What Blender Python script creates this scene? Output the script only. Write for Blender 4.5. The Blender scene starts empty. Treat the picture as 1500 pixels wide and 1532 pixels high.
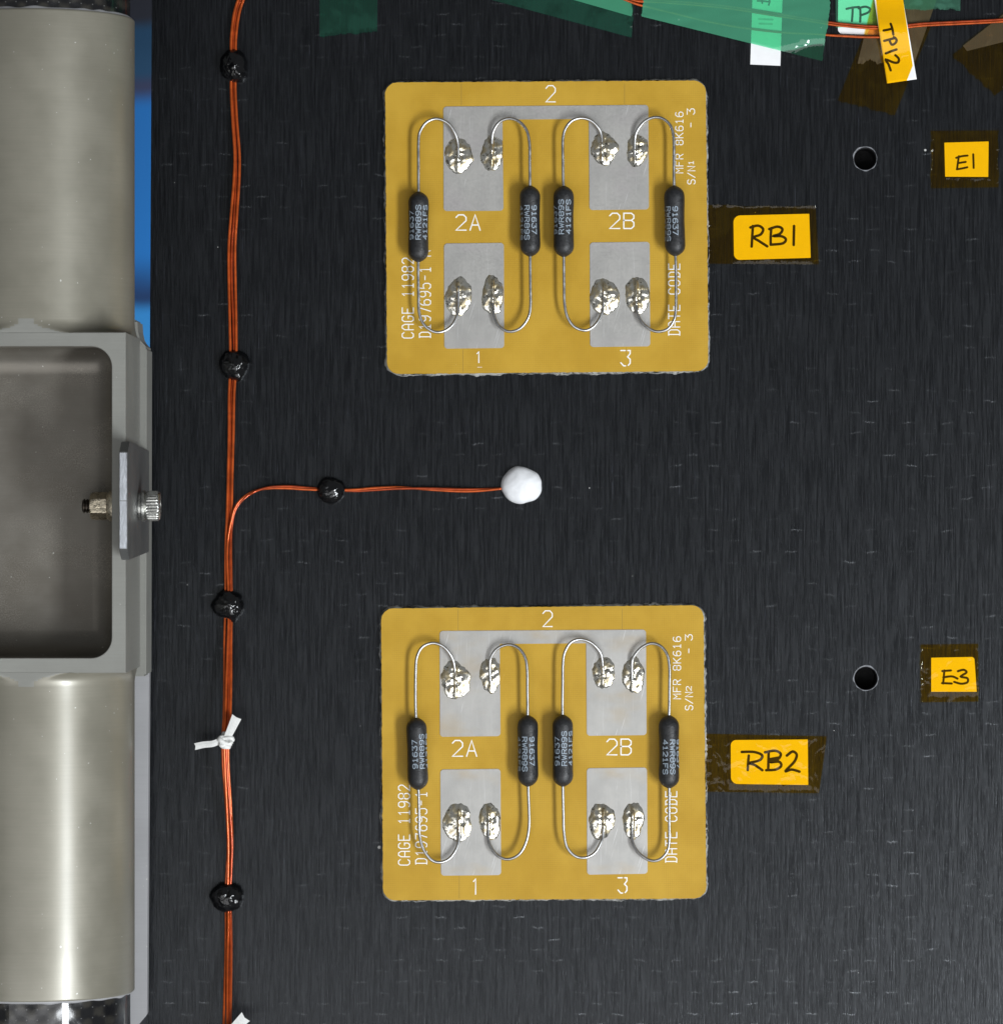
import bpy, bmesh, math, random
from mathutils import Vector, noise, Matrix

# ------------------------------------------------------------------ units
S = 1.35e-4            # metres per modelling unit (one unit = about 0.135 mm)
D = 6296.0             # camera height above the panel, in units (0.85 m)
CX, CY = 750.0, 766.0
R = math.radians

scene = bpy.context.scene
COL = scene.collection

# ------------------------------------------------------------------ camera
cam_d = bpy.data.cameras.new('camera')
cam = bpy.data.objects.new('camera', cam_d)
COL.objects.link(cam)
cam.location = (0, 0, D * S)
cam_d.sensor_fit = 'HORIZONTAL'
cam_d.sensor_width = 36.0
cam_d.lens = 36.0 * D / 1500.0
cam_d.clip_start = 0.01
cam_d.clip_end = 50.0
cam_d.dof.use_dof = True
cam_d.dof.focus_distance = (D - 60) * S
cam_d.dof.aperture_fstop = 64.0
scene.camera = cam

# ------------------------------------------------------------------ world and lamps
world = bpy.data.worlds.new('World')
scene.world = world
world.use_nodes = True
bg = world.node_tree.nodes['Background']
bg.inputs[0].default_value = (0.95, 0.98, 1.0, 1)
bg.inputs[1].default_value = 0.12


def area(name, loc, target, sx, sy, power, col):
    d = bpy.data.lights.new(name, 'AREA')
    d.shape = 'RECTANGLE'
    d.size, d.size_y = sx, sy
    d.energy = power
    d.color = col
    o = bpy.data.objects.new(name, d)
    COL.objects.link(o)
    o.location = loc
    zx = (Vector(loc) - Vector(target)).normalized()
    yx = Vector((0, 1, 0))
    yx = (yx - zx * yx.dot(zx)).normalized()
    xx = yx.cross(zx)
    o.rotation_euler = Matrix((xx, yx, zx)).transposed().to_euler()
    return o


# softbox to the lower right of the work, and the bright ceiling of the hall
area('softbox', (0.74, -0.48, 0.98), (-0.02, -0.02, 0), 0.19, 0.70, 12.0, (0.92, 0.965, 1.0))
area('ceiling_light', (0.35, -1.50, 2.2), (0.35, -1.50, 0), 3.2, 2.3, 29.0, (0.98, 0.985, 1.0))

scene.view_settings.view_transform = 'Standard'
scene.view_settings.look = 'None'
scene.view_settings.exposure = 0.45
scene.view_settings.gamma = 1.0
scene.view_settings.use_curve_mapping = False
scene.render.engine = 'CYCLES'
scene.cycles.caustics_reflective = False
scene.cycles.caustics_refractive = False
scene.cycles.transparent_max_bounces = 16
scene.cycles.sample_clamp_indirect = 6.0

rnd = random.Random(7)


# ------------------------------------------------------------------ small helpers
def W(px, py, z=0.0):
    """point that stands at height z (units) and is seen at photo position px, py"""
    f = (D - z) / D
    return Vector(((px - CX) * f, (CY - py) * f, z))


def mk(name, verts, faces, mat, parent=None, smooth=True, origin=None, bevel=None, sharp=None):
    """one mesh object from unit coordinates (world, units)"""
    vs = [Vector(v) for v in verts]
    if origin is None:
        lo = Vector((min(v[i] for v in vs) for i in range(3)))
        hi = Vector((max(v[i] for v in vs) for i in range(3)))
        origin = (lo + hi) / 2
        origin.z = lo.z
    origin = Vector(origin)
    me = bpy.data.meshes.new(name)
    me.from_pydata([(v - origin) * S for v in vs], [], faces)
    bm = bmesh.new()
    bm.from_mesh(me)
    bmesh.ops.recalc_face_normals(bm, faces=bm.faces)
    if bevel:
        es = [e for e in bm.edges if len(e.link_faces) == 2 and e.calc_face_angle(0) > 0.6]
        bmesh.ops.bevel(bm, geom=es, offset=bevel * S, segments=2, affect='EDGES', clamp_overlap=True)
    bm.to_mesh(me)
    bm.free()
    me.materials.append(mat)
    if smooth:
        me.polygons.foreach_set('use_smooth', [True] * len(me.polygons))
        if sharp:
            me.set_sharp_from_angle(angle=sharp)
    o = bpy.data.objects.new(name, me)
    COL.objects.link(o)
    o.location = origin * S
    if parent:
        o.parent = parent
        pl = parent.location.copy()
        g = parent
        while g.parent:
            g = g.parent
            pl += g.location
        o.location = origin * S - pl
    return o


def up_sheet(o):
    """make an open sheet face the camera side"""
    me = o.data
    bm = bmesh.new()
    bm.from_mesh(me)
    for f in bm.faces:
        if f.normal.z < 0:
            f.normal_flip()
    bm.to_mesh(me)
    bm.free()
    return o


def tag(o, label, cat, group=None, kind=None):
    if label:
        o['label'] = label
    if cat:
        o['category'] = cat
    if group:
        o['group'] = group
    if kind:
        o['kind'] = kind
    return o


def empty(name, loc, label, cat, group=None):
    o = bpy.data.objects.new(name, None)
    COL.objects.link(o)
    o.location = Vector(loc) * S
    o.empty_display_size = 0.005
    return tag(o, label, cat, group)


def catmull(pts, n=6):
    P = [Vector(p) for p in pts]
    if len(P) < 3:
        return P
    out = []
    for i in range(len(P) - 1):
        p0 = P[max(i - 1, 0)]
        p1, p2 = P[i], P[i + 1]
        p3 = P[min(i + 2, len(P) - 1)]
        for k in range(n):
            t = k / n
            out.append(0.5 * ((2 * p1) + (p2 - p0) * t + (2 * p0 - 5 * p1 + 4 * p2 - p3) * t * t
                              + (3 * p1 - p0 - 3 * p2 + p3) * t ** 3))
    out.append(P[-1])
    return out


def tube_geo(path, radius, ns=10, vo=0):
    """swept tube; radius may be a function of the 0..1 position"""
    P = [Vector(p) for p in path]
    n = len(P)
    verts, faces = [], []
    t0 = (P[1] - P[0]).normalized()
    up = Vector((0, 0, 1)) if abs(t0.z) < 0.9 else Vector((1, 0, 0))
    nrm = (up - t0 * up.dot(t0)).normalized()
    for i in range(n):
        t = (P[min(i + 1, n - 1)] - P[max(i - 1, 0)]).normalized()
        nrm = (nrm - t * nrm.dot(t)).normalized()
        b = t.cross(nrm)
        r = radius(i / (n - 1)) if callable(radius) else radius
        for k in range(ns):
            a = 2 * math.pi * k / ns
            verts.append(P[i] + (nrm * math.cos(a) + b * math.sin(a)) * r)
    for i in range(n - 1):
        for k in range(ns):
            k2 = (k + 1) % ns
            faces.append((vo + i * ns + k, vo + i * ns + k2, vo + (i + 1) * ns + k2, vo + (i + 1) * ns + k))
    faces.append(tuple(vo + k for k in reversed(range(ns))))
    faces.append(tuple(vo + (n - 1) * ns + k for k in range(ns)))
    return verts, faces


def lathe_geo(base, axis, profile, ns=48, rmod=None, zmax=None, ref=None):
    """profile = [(s, r)] along the axis from base"""
    axis = Vector(axis).normalized()
    base = Vector(base)
    ref = Vector(ref) if ref else (Vector((0, 0, 1)) if abs(axis.z) < 0.9 else Vector((1, 0, 0)))
    n1 = (ref - axis * ref.dot(axis)).normalized()
    n2 = axis.cross(n1)
    verts, faces = [], []
    m = len(profile)
    for i, (s, r) in enumerate(profile):
        for k in range(ns):
            a = 2 * math.pi * k / ns
            rr = rmod(s, r, a) if rmod else r
            v = base + axis * s + (n1 * math.cos(a) + n2 * math.sin(a)) * max(rr, 0.001)
            if zmax is not None and v.z > zmax:
                v.z = zmax
            verts.append(v)
    for i in range(m - 1):
        for k in range(ns):
            k2 = (k + 1) % ns
            faces.append((i * ns + k, i * ns + k2, (i + 1) * ns + k2, (i + 1) * ns + k))
    faces.append(tuple(reversed(range(ns))))
    faces.append(tuple((m - 1) * ns + k for k in range(ns)))
    return verts, faces


def rounded(poly, rad, n=6):
    """round the corners of a 2D polygon; rad one number or one per corner"""
    out = []
    m = len(poly)
    for i in range(m):
        p = Vector(poly[i][:2])
        a = Vector(poly[i - 1][:2])
        b = Vector(poly[(i + 1) % m][:2])
        r = rad[i] if isinstance(rad, (list, tuple)) else rad
        if r <= 0:
            out.append(p)
            continue
        u, v = (a - p).normalized(), (b - p).normalized()
        p0, p1 = p + u * r, p + v * r
        for k in range(n + 1):
            t = k / n
            # quadratic blend close to a circular arc
            w = 0.7071
            bb = [(1 - t) ** 2, 2 * t * (1 - t) * w, t * t]
            q = (p0 * bb[0] + p * bb[1] + p1 * bb[2]) / sum(bb)
            out.append(q)
    return out


def prism_geo(outline, z0, z1):
    n = len(outline)
    verts = [(p[0], p[1], z0) for p in outline] + [(p[0], p[1], z1) for p in outline]
    faces = [tuple(range(n)), tuple(range(n, 2 * n))]
    for i in range(n):
        j = (i + 1) % n
        faces.append((i, j, n + j, n + i))
    return verts, faces


def Wp(pts, z):
    return [W(x, y, z).xy for x, y in pts]


def box_geo(lo, hi):
    x0, y0, z0 = lo
    x1, y1, z1 = hi
    return prism_geo([(x0, y0), (x1, y0), (x1, y1), (x0, y1)], z0, z1)


# ------------------------------------------------------------------ materials
def new_mat(name):
    m = bpy.data.materials.new(name)
    m.use_nodes = True
    nt = m.node_tree
    return m, nt, nt.nodes['Principled BSDF']


class N:
    """tiny node-writing helper; coordinates come out in modelling units"""

    def __init__(self, nt):
        self.nt = nt

    def node(self, t, **kw):
        n = self.nt.nodes.new(t)
        for k, v in kw.items():
            setattr(n, k, v)
        return n

    def link(self, a, b):
        self.nt.links.new(a, b)

    def coord(self, scale=(1, 1, 1), off=(0, 0, 0)):
        tc = self.node('ShaderNodeTexCoord')
        mp = self.node('ShaderNodeMapping')
        mp.inputs['Scale'].default_value = [s / S for s in scale]
        mp.inputs['Location'].default_value = off
        self.link(tc.outputs['Object'], mp.inputs['Vector'])
        return mp.outputs[0]

    def noise(self, vec, scale=1.0, detail=3.0, rough=0.55, dist=0.0):
        n = self.node('ShaderNodeTexNoise')
        n.inputs['Scale'].default_value = scale
        n.inputs['Detail'].default_value = detail
        n.inputs['Roughness'].default_value = rough
        n.inputs['Distortion'].default_value = dist
        self.link(vec, n.inputs['Vector'])
        return n.outputs['Fac']

    def m(self, op, a, b=None, c=None, clamp=False):
        n = self.node('ShaderNodeMath', operation=op, use_clamp=clamp)
        for i, v in enumerate((a, b, c)):
            if v is None:
                continue
            if isinstance(v, (int, float)):
                n.inputs[i].default_value = v
            else:
                self.link(v, n.inputs[i])
        return n.outputs[0]

    def ramp(self, fac, a, b, lo=0.0, hi=1.0):
        n = self.node('ShaderNodeMapRange', interpolation_type='SMOOTHSTEP')
        self.link(fac, n.inputs[0])
        n.inputs[1].default_value = a
        n.inputs[2].default_value = b
        n.inputs[3].default_value = lo
        n.inputs[4].default_value = hi
        return n.outputs[0]

    def mix(self, fac, a, b):
        n = self.node('ShaderNodeMix', data_type='RGBA')
        for s, v in ((n.inputs[0], fac), (n.inputs[6], a), (n.inputs[7], b)):
            if isinstance(v, (int, float)):
                s.default_value = v
            elif isinstance(v, (tuple, list)):
                s.default_value = (*v[:3], 1)
            else:
                self.link(v, s)
        return n.outputs[2]

    def bump(self, h, dist, strength=1.0):
        n = self.node('ShaderNodeBump')
        n.inputs['Strength'].default_value = strength
        n.inputs['Distance'].default_value = dist * S
        self.link(h, n.inputs['Height'])
        return n.outputs[0]

    def sep(self, vec):
        n = self.node('ShaderNodeSeparateXYZ')
        self.link(vec, n.inputs[0])
        return n.outputs


M = {}


def simple(name, col, rough, metal=0.0, spec=0.5, noise_scale=0.1, var=0.12, bump=0.0, bump_scale=0.4,
           coat=0.0, rvar=0.08, stretch=(1, 1, 1)):
    m, nt, p = new_mat(name)
    h = N(nt)
    v = h.coord(stretch)
    n1 = h.noise(v, noise_scale, 4)
    c0 = [max(0, c * (1 - var)) for c in col]
    c1 = [min(1, c * (1 + var)) for c in col]
    h.link(h.mix(h.ramp(n1, 0.3, 0.7), c0, c1), p.inputs['Base Color'])
    h.link(h.ramp(n1, 0.3, 0.7, max(0.02, rough - rvar), min(1, rough + rvar)), p.inputs['Roughness'])
    p.inputs['Metallic'].default_value = metal
    p.inputs['Specular IOR Level'].default_value = spec
    p.inputs['Coat Weight'].default_value = coat
    p.inputs['Coat Roughness'].default_value = 0.08
    if bump:
        h.link(h.bump(h.noise(v, bump_scale, 3), bump), p.inputs['Normal'])
    M[name] = m
    return m


# carbon-fibre face sheet: vertical fibre streaks, stitched weft glints, dust
def carbon_panel_mat():
    m, nt, p = new_mat('carbon_face_sheet')
    h = N(nt)
    v = h.coord()
    x, y, z = h.sep(v)
    broad = h.noise(h.coord((0.30, 0.012, 1)), 1.0, 5, 0.68)
    fine = h.noise(h.coord((1.05, 0.020, 1), (13, 7, 0)), 1.0, 3, 0.65)
    patch = h.noise(h.coord((0.0045, 0.0045, 1), (3, 9, 0)), 1.0, 3, 0.6)
    wob = h.noise(h.coord((0.02, 0.02, 1), (31, 5, 0)), 1.0, 2)
    # weft stitches on a staggered grid
    u = h.m('ADD', h.m('DIVIDE', x, 29.3), h.m('MULTIPLY', wob, 0.25))
    vv = h.m('ADD', h.m('DIVIDE', y, 16.1), h.m('MULTIPLY', wob, 0.35))
    row = h.m('FLOOR', vv)
    half = h.m('MULTIPLY', h.m('FRACT', h.m('MULTIPLY', row, 0.5)), 1.0)
    uu = h.m('ADD', h.m('MULTIPLY', u, 0.5), half)
    colid = h.m('FLOOR', uu)
    fu = h.m('FRACT', uu)
    fv = h.m('FRACT', vv)
    cid = h.node('ShaderNodeCombineXYZ')
    h.link(colid, cid.inputs[0])
    h.link(row, cid.inputs[1])
    wn = h.node('ShaderNodeTexWhiteNoise', noise_dimensions='2D')
    h.link(cid.outputs[0], wn.inputs['Vector'])
    rv = h.node('ShaderNodeSeparateColor')
    h.link(wn.outputs['Color'], rv.inputs[0])
    tilt = h.m('MULTIPLY', h.m('SUBTRACT', fu, 0.5), h.m('SUBTRACT', rv.outputs[0], 0.5))
    ripple = h.m('MULTIPLY', h.m('SUBTRACT', h.noise(h.coord((0.16, 0.05, 1)), 1.0, 2), 0.5), 0.35)
    dv = h.m('ABSOLUTE', h.m('SUBTRACT', h.m('ADD', h.m('ADD', fv, tilt), ripple), 0.5))
    du = h.m('ABSOLUTE', h.m('SUBTRACT', fu, h.m('ADD', 0.42, h.m('MULTIPLY', rv.outputs[1], 0.16))))
    line = h.ramp(dv, 0.02, 0.11, 1.0, 0.0)
    seg = h.ramp(du, 0.08, 0.21, 1.0, 0.0)
    patchy = h.ramp(patch, 0.40, 0.62, 0.04, 1.0)
    grain = h.ramp(h.noise(h.coord((0.55, 0.30, 1)), 1.0, 2, 0.7), 0.42, 0.62, 0.05, 1.0)
    dash = h.m('MULTIPLY', h.m('MULTIPLY', line, seg), h.m('MULTIPLY', grain, patchy))
    dash = h.m('MULTIPLY', dash, h.ramp(rv.outputs[2], 0.0, 0.9, 0.15, 1.0))
    # broken fibres and scratches, their glint painted into the colour
    scr = h.noise(h.coord((0.42, 0.009, 1), (77, 21, 0)), 1.0, 2, 0.5)
    scr = h.m('MULTIPLY', h.ramp(scr, 0.66, 0.76), h.ramp(h.noise(h.coord((0.05, 0.05, 1)), 1.0, 3), 0.42, 0.7))
    scr2 = h.noise(h.coord((1.1, 0.03, 1), (7, 51, 0)), 1.0, 2, 0.5)
    scr2 = h.m('MULTIPLY', h.ramp(scr2, 0.66, 0.78), h.ramp(h.noise(h.coord((0.03, 0.02, 1), (4, 1, 0)), 1.0, 3), 0.45, 0.65))
    scr = h.m('MAXIMUM', scr, scr2)
    scr3 = h.noise(h.coord((0.8, 0.012, 1), (47, 3, 0)), 1.0, 1, 0.5)
    scr3 = h.m('MULTIPLY', h.ramp(scr3, 0.70, 0.80), h.ramp(h.noise(h.coord((0.012, 0.010, 1), (9, 1, 0)), 1.0, 2), 0.45, 0.6))
    scr = h.m('MAXIMUM', scr, scr3)
    # dust specks
    vor = h.node('ShaderNodeTexVoronoi', feature='F1')
    vor.inputs['Scale'].default_value = 0.022
    vor.inputs['Randomness'].default_value = 1.0
    h.link(v, vor.inputs['Vector'])
    vc = h.node('ShaderNodeSeparateColor')
    h.link(vor.outputs['Color'], vc.inputs[0])
    size = h.m('MULTIPLY', h.m('POWER', vc.outputs[0], 6.0), 0.045)
    speck = h.m('LESS_THAN', vor.outputs['Distance'], h.m('ADD', size, 0.012))
    speck = h.m('MULTIPLY', speck, h.m('GREATER_THAN', vc.outputs[1], 0.55))
    fib = h.m('MULTIPLY', h.ramp(broad, 0.3, 0.7), 0.5)
    fib = h.m('ADD', fib, h.m('MULTIPLY', h.ramp(fine, 0.3, 0.7), 0.5))
    base = h.mix(fib, (0.0010, 0.0012, 0.0017), (0.0040, 0.0046, 0.0062))
    base = h.mix(h.m('MULTIPLY', scr, 0.30), base, (0.10, 0.11, 0.14))
    base = h.mix(h.m('MULTIPLY', dash, 0.022), base, (0.16, 0.17, 0.22))
    base = h.mix(speck, base, (0.5, 0.5, 0.48))
    h.link(base, p.inputs['Base Color'])
    spec = h.m('ADD', h.m('MULTIPLY', fib, 0.40), 0.30)
    spec = h.m('ADD', spec, h.m('MULTIPLY', dash, 1.25))
    h.link(spec, p.inputs['Specular IOR Level'])
    p.inputs['Specular Tint'].default_value = (0.91, 0.955, 1.0, 1)
    h.link(h.ramp(broad, 0.3, 0.7, 0.24, 0.31), p.inputs['Roughness'])
    hgt = h.m('ADD', h.m('MULTIPLY', broad, 0.5), h.m('MULTIPLY', fine, 0.6))
    hgt = h.m('ADD', hgt, h.m('MULTIPLY', dash, 0.3))
    h.link(h.bump(hgt, 0.5, 0.7), p.inputs['Normal'])
    M['panel'] = m


carbon_panel_mat()


def board_mat():
    m, nt, p = new_mat('ochre_laminate')
    h = N(nt)
    v = h.coord()
    x, y, z = h.sep(v)
    wx = h.m('SINE', h.m('MULTIPLY', x, 2.0))
    wy = h.m('SINE', h.m('MULTIPLY', y, 2.0))
    weave = h.m('MAXIMUM', wx, wy)
    cloud = h.noise(h.coord((0.012, 0.012, 1)), 1.0, 4)
    c = h.mix(h.ramp(cloud, 0.3, 0.7), (0.475, 0.280, 0.026), (0.545, 0.333, 0.038))
    dark = h.m('MULTIPLY', h.ramp(weave, 0.5, 1.0), h.ramp(h.noise(h.coord((0.05, 0.02, 1)), 1.0, 3), 0.35, 0.7, 0.08, 0.34))
    c = h.mix(dark, c, (0.30, 0.165, 0.015))
    sp = h.noise(h.coord((0.33, 0.33, 1)), 1.0, 1)
    c = h.mix(h.ramp(sp, 0.80, 0.84, 0, 0.6), c, (0.75, 0.6, 0.3))
    h.link(c, p.inputs['Base Color'])
    p.inputs['Roughness'].default_value = 0.38
    p.inputs['Specular IOR Level'].default_value = 0.25
    h.link(h.bump(h.m('ADD', h.m('MULTIPLY', weave, 0.25), h.noise(h.coord((0.2, 0.2, 1)), 1.0, 2)), 0.18, 0.5), p.inputs['Normal'])
    M['board'] = m


board_mat()


def pad_mat(name, tint):
    m, nt, p = new_mat(name)
    h = N(nt)
    cloud = h.noise(h.coord((0.02, 0.014, 1)), 1.0, 4, 0.6)
    fine = h.noise(h.coord((0.25, 0.25, 1)), 1.0, 3, 0.6)
    c = h.mix(h.ramp(cloud, 0.32, 0.68), (0.42, 0.412, 0.394), (0.495, 0.484, 0.46))
    c = h.mix(h.ramp(h.noise(h.coord((0.011, 0.02, 1), (5, 2, 0)), 1.0, 3), 0.5, 0.75, 0, 0.7), c, tint)
    # scratches in two directions
    tc = h.coord((0.55, 0.012, 1), (3, 3, 0))
    rot = h.node('ShaderNodeMapping')
    rot.inputs['Rotation'].default_value = (0, 0, 0.28)
    tcc = h.node('ShaderNodeTexCoord')
    h.link(tcc.outputs['Object'], rot.inputs['Vector'])
    m2 = h.node('ShaderNodeMapping')
    m2.inputs['Scale'].default_value = (0.42 / S, 0.012 / S, 1)
    h.link(rot.outputs[0], m2.inputs['Vector'])
    s1 = h.ramp(h.noise(m2.outputs[0], 1.0, 2), 0.66, 0.73)
    s2 = h.ramp(h.noise(tc, 1.0, 2), 0.62, 0.74)
    s = h.m('MAXIMUM', s1, h.m('MULTIPLY', s2, 0.5))
    c = h.mix(h.m('MULTIPLY', s, 0.55), c, (0.78, 0.78, 0.78))
    h.link(c, p.inputs['Base Color'])
    p.inputs['Metallic'].default_value = 0.78
    p.inputs['Specular IOR Level'].default_value = 0.3
    h.link(h.ramp(fine, 0.3, 0.7, 0.44, 0.52), p.inputs['Roughness'])
    h.link(h.bump(h.m('ADD', cloud, h.m('MULTIPLY', fine, 0.06)), 0.6, 0.5), p.inputs['Normal'])
    M[name] = m


pad_mat('pad_grey', (0.46, 0.435, 0.43))
pad_mat('pad_warm', (0.46, 0.39, 0.29))


def solder_mat():
    m, nt, p = new_mat('solder_with_flux')
    h = N(nt)
    n1 = h.noise(h.coord((0.07, 0.07, 0.07)), 1.0, 2, 0.5, 0.6)
    n2 = h.noise(h.coord((0.15, 0.13, 0.15), (9, 4, 0)), 1.0, 3, 0.55, 1.4)
    c = h.mix(h.ramp(n1, 0.4, 0.62), (0.86, 0.84, 0.76), (0.60, 0.51, 0.33))
    c = h.mix(h.ramp(n2, 0.57, 0.65, 0, 0.8), c, (0.07, 0.055, 0.03))  # dark patches: flux, and dark reflections painted into the colour
    h.link(c, p.inputs['Base Color'])
    p.inputs['Metallic'].default_value = 0.95
    h.link(h.ramp(n1, 0.35, 0.65, 0.13, 0.34), p.inputs['Roughness'])
    p.inputs['Coat Weight'].default_value = 0.5
    p.inputs['Coat Roughness'].default_value = 0.1
    h.link(h.bump(h.m('ADD', h.m('MULTIPLY', n1, 1.0), h.m('MULTIPLY', n2, 0.2)), 1.2, 0.7), p.inputs['Normal'])
    M['solder'] = m


solder_mat()

simple('lead_metal', (0.50, 0.50, 0.50), 0.36, 1.0, noise_scale=0.10, var=0.08)
simple('resistor_body', (0.016, 0.0165, 0.018), 0.46, 0, 0.5, noise_scale=0.25, var=0.3, bump=0.5, bump_scale=0.5)
simple('resistor_ink', (0.30, 0.36, 0.42), 0.6, var=0.25, noise_scale=0.6)
simple('silkscreen', (0.88, 0.87, 0.83), 0.6, var=0.04, noise_scale=0.5)
simple('hairline', (0.22, 0.14, 0.03), 0.6)
simple('board_core', (0.30, 0.28, 0.22), 0.7, var=0.4, noise_scale=0.5, bump=0.5)
simple('wire_enamel', (0.56, 0.100, 0.018), 0.13, 0.45, 0.4, noise_scale=0.08, var=0.22, coat=0.25, rvar=0.03)
simple('wire_enamel_dark', (0.40, 0.058, 0.012), 0.13, 0.45, 0.4, noise_scale=0.08, var=0.22, coat=0.25, rvar=0.03)
simple('black_adhesive', (0.0035, 0.0036, 0.0042), 0.06, 0, 0.55, noise_scale=0.1, var=0.2, rvar=0.02, bump=2.0, bump_scale=0.09)
simple('white_adhesive', (0.80, 0.81, 0.83), 0.50, 0, 0.4, noise_scale=0.06, var=0.03, bump=0.5, bump_scale=0.08)
simple('lacing_tape', (0.74, 0.74, 0.72), 0.55, 0, 0.4, noise_scale=0.4, var=0.06, bump=0.5, bump_scale=1.2)
simple('paper', (0.86, 0.86, 0.87), 0.6, 0, 0.3, noise_scale=0.05, var=0.02, bump=0.3, bump_scale=0.05)
simple('marker_ink', (0.012, 0.010, 0.008), 0.5, 0, 0.4)
simple('marker_faint', (0.45, 0.50, 0.48), 0.6, 0, 0.3)
simple('hole_dark', (0.006, 0.006, 0.007), 0.6, 0, 0.4, bump=1.0)
simple('hole_rim', (0.16, 0.165, 0.18), 0.45, 0, 0.5, noise_scale=0.2, var=0.5, bump=1.0)
simple('nut_brass', (0.62, 0.55, 0.42), 0.32, 1.0, noise_scale=0.2, var=0.25, bump=0.8, bump_scale=0.25)
simple('thread_dark', (0.10, 0.085, 0.07), 0.35, 1.0, noise_scale=0.3, var=0.4)
simple('steel', (0.56, 0.56, 0.53), 0.30, 1.0, noise_scale=0.2, var=0.15, bump=0.3)
simple('bracket_cut', (0.60, 0.62, 0.66), 0.36, 1.0, noise_scale=0.15, var=0.15, bump=0.3, stretch=(6, 0.6, 1))


def coated_mat(name, col, col2, rough, brush=0.0, speck=0.0, speckcol=(0.3, 0.28, 0.24), metal=0.35, coat=0.0):
    m, nt, p = new_mat(name)
    h = N(nt)
    cloud = h.noise(h.coord((0.010, 0.012, 0.012)), 1.0, 4, 0.6)
    lines = h.noise(h.coord((0.012, 0.55, 0.012), (4, 8, 1)), 1.0, 3, 0.6)
    grain = h.noise(h.coord((0.55, 0.55, 0.55)), 1.0, 2, 0.6)
    c = h.mix(h.ramp(cloud, 0.3, 0.7), col, col2)
    c = h.mix(h.ramp(lines, 0.3, 0.7, 0, 0.16), c, [q * 0.72 for q in col])
    if speck:
        ar = h.ramp(h.noise(h.coord((0.012, 0.018, 0.012), (2, 6, 0)), 1.0, 3), 0.42, 0.7, 0.05, 1.0)
        c = h.mix(h.m('MULTIPLY', h.m('MULTIPLY', h.ramp(grain, 0.45, 0.62), ar), speck), c, speckcol)
        dk = h.ramp(h.noise(h.coord((0.45, 0.45, 0.45), (1, 2, 3)), 1.0, 1), 0.55, 0.68, 0, 0.35)
        c = h.mix(h.m('MULTIPLY', dk, ar), c, [q * 0.4 for q in col])
    tiny = h.noise(h.coord((0.20, 0.20, 0.20), (8, 8, 8)), 1.0, 0)
    c = h.mix(h.ramp(tiny, 0.86, 0.88, 0, 0.8), c, (0.6, 0.6, 0.56))
    h.link(c, p.inputs['Base Color'])
    p.inputs['Metallic'].default_value = metal
    p.inputs['Coat Weight'].default_value = coat
    p.inputs['Coat Roughness'].default_value = 0.25
    h.link(h.ramp(cloud, 0.3, 0.7, rough - 0.04, rough + 0.04), p.inputs['Roughness'])
    hgt = h.m('ADD', h.m('MULTIPLY', grain, 0.5), h.m('MULTIPLY', lines, brush))
    h.link(h.bump(hgt, 0.22, 0.6), p.inputs['Normal'])
    M[name] = m


coated_mat('socket_coat', (0.225, 0.212, 0.168), (0.258, 0.243, 0.195), 0.40, brush=0.06, metal=0.30, coat=0.6)
coated_mat('block_coat', (0.252, 0.252, 0.230), (0.272, 0.272, 0.248), 0.46, brush=0.1, metal=0.25)
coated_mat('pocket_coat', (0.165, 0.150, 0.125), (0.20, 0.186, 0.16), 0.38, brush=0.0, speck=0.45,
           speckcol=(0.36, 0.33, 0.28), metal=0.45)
coated_mat('flange_coat', (0.36, 0.36, 0.37), (0.39, 0.39, 0.40), 0.5, metal=0.2)
coated_mat('bracket_face', (0.12, 0.125, 0.125), (0.16, 0.16, 0.155), 0.42, brush=0.3, metal=0.5)


def weave_mat():
    m, nt, p = new_mat('woven_carbon_tube')
    h = N(nt)
    x, y, z = h.sep(h.coord())
    a = h.m('SINE', h.m('MULTIPLY', x, 0.21))
    b = h.m('SINE', h.m('MULTIPLY', y, 0.21))
    ck = h.m('MULTIPLY', a, b)
    n = h.noise(h.coord((0.08, 0.08, 0.08)), 1.0, 3)
    f = h.ramp(h.m('ADD', ck, h.m('MULTIPLY', h.m('SUBTRACT', n, 0.5), 2.2)), -0.3, 0.9)
    c = h.mix(f, (0.004, 0.004, 0.005), (0.026, 0.024, 0.020))
    star_glint = h.m('MULTIPLY', h.ramp(h.m('ABSOLUTE', a), 0.0, 0.25, 1, 0), h.ramp(h.m('ABSOLUTE', b), 0.0, 0.25, 1, 0))
    c = h.mix(h.m('MULTIPLY', star_glint, 0.6), c, (0.22, 0.22, 0.22))  # bright star glints at the weave crossings, painted into the colour
    h.link(c, p.inputs['Base Color'])
    p.inputs['Roughness'].default_value = 0.22
    p.inputs['Coat Weight'].default_value = 0.7
    h.link(h.bump(h.m('ADD', ck, n), 0.6, 0.6), p.inputs['Normal'])
    M['tube_weave'] = m


weave_mat()


def fringe_mat():
    m, nt, p = new_mat('frayed_edge_adhesive')
    h = N(nt)
    n = h.noise(h.coord((0.16, 0.16, 0.3)), 1.0, 4, 0.7)
    n2 = h.noise(h.coord((0.02, 0.02, 0.1), (5, 5, 0)), 1.0, 2)
    f = h.ramp(h.m('ADD', n, h.m('MULTIPLY', h.m('SUBTRACT', n2, 0.5), 0.7)), 0.38, 0.54)
    h.link(h.mix(f, (0.008, 0.008, 0.009), (0.50, 0.50, 0.47)), p.inputs['Base Color'])
    p.inputs['Roughness'].default_value = 0.35
    h.link(h.bump(n, 2.0, 0.8), p.inputs['Normal'])
    M['fringe'] = m


fringe_mat()


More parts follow.
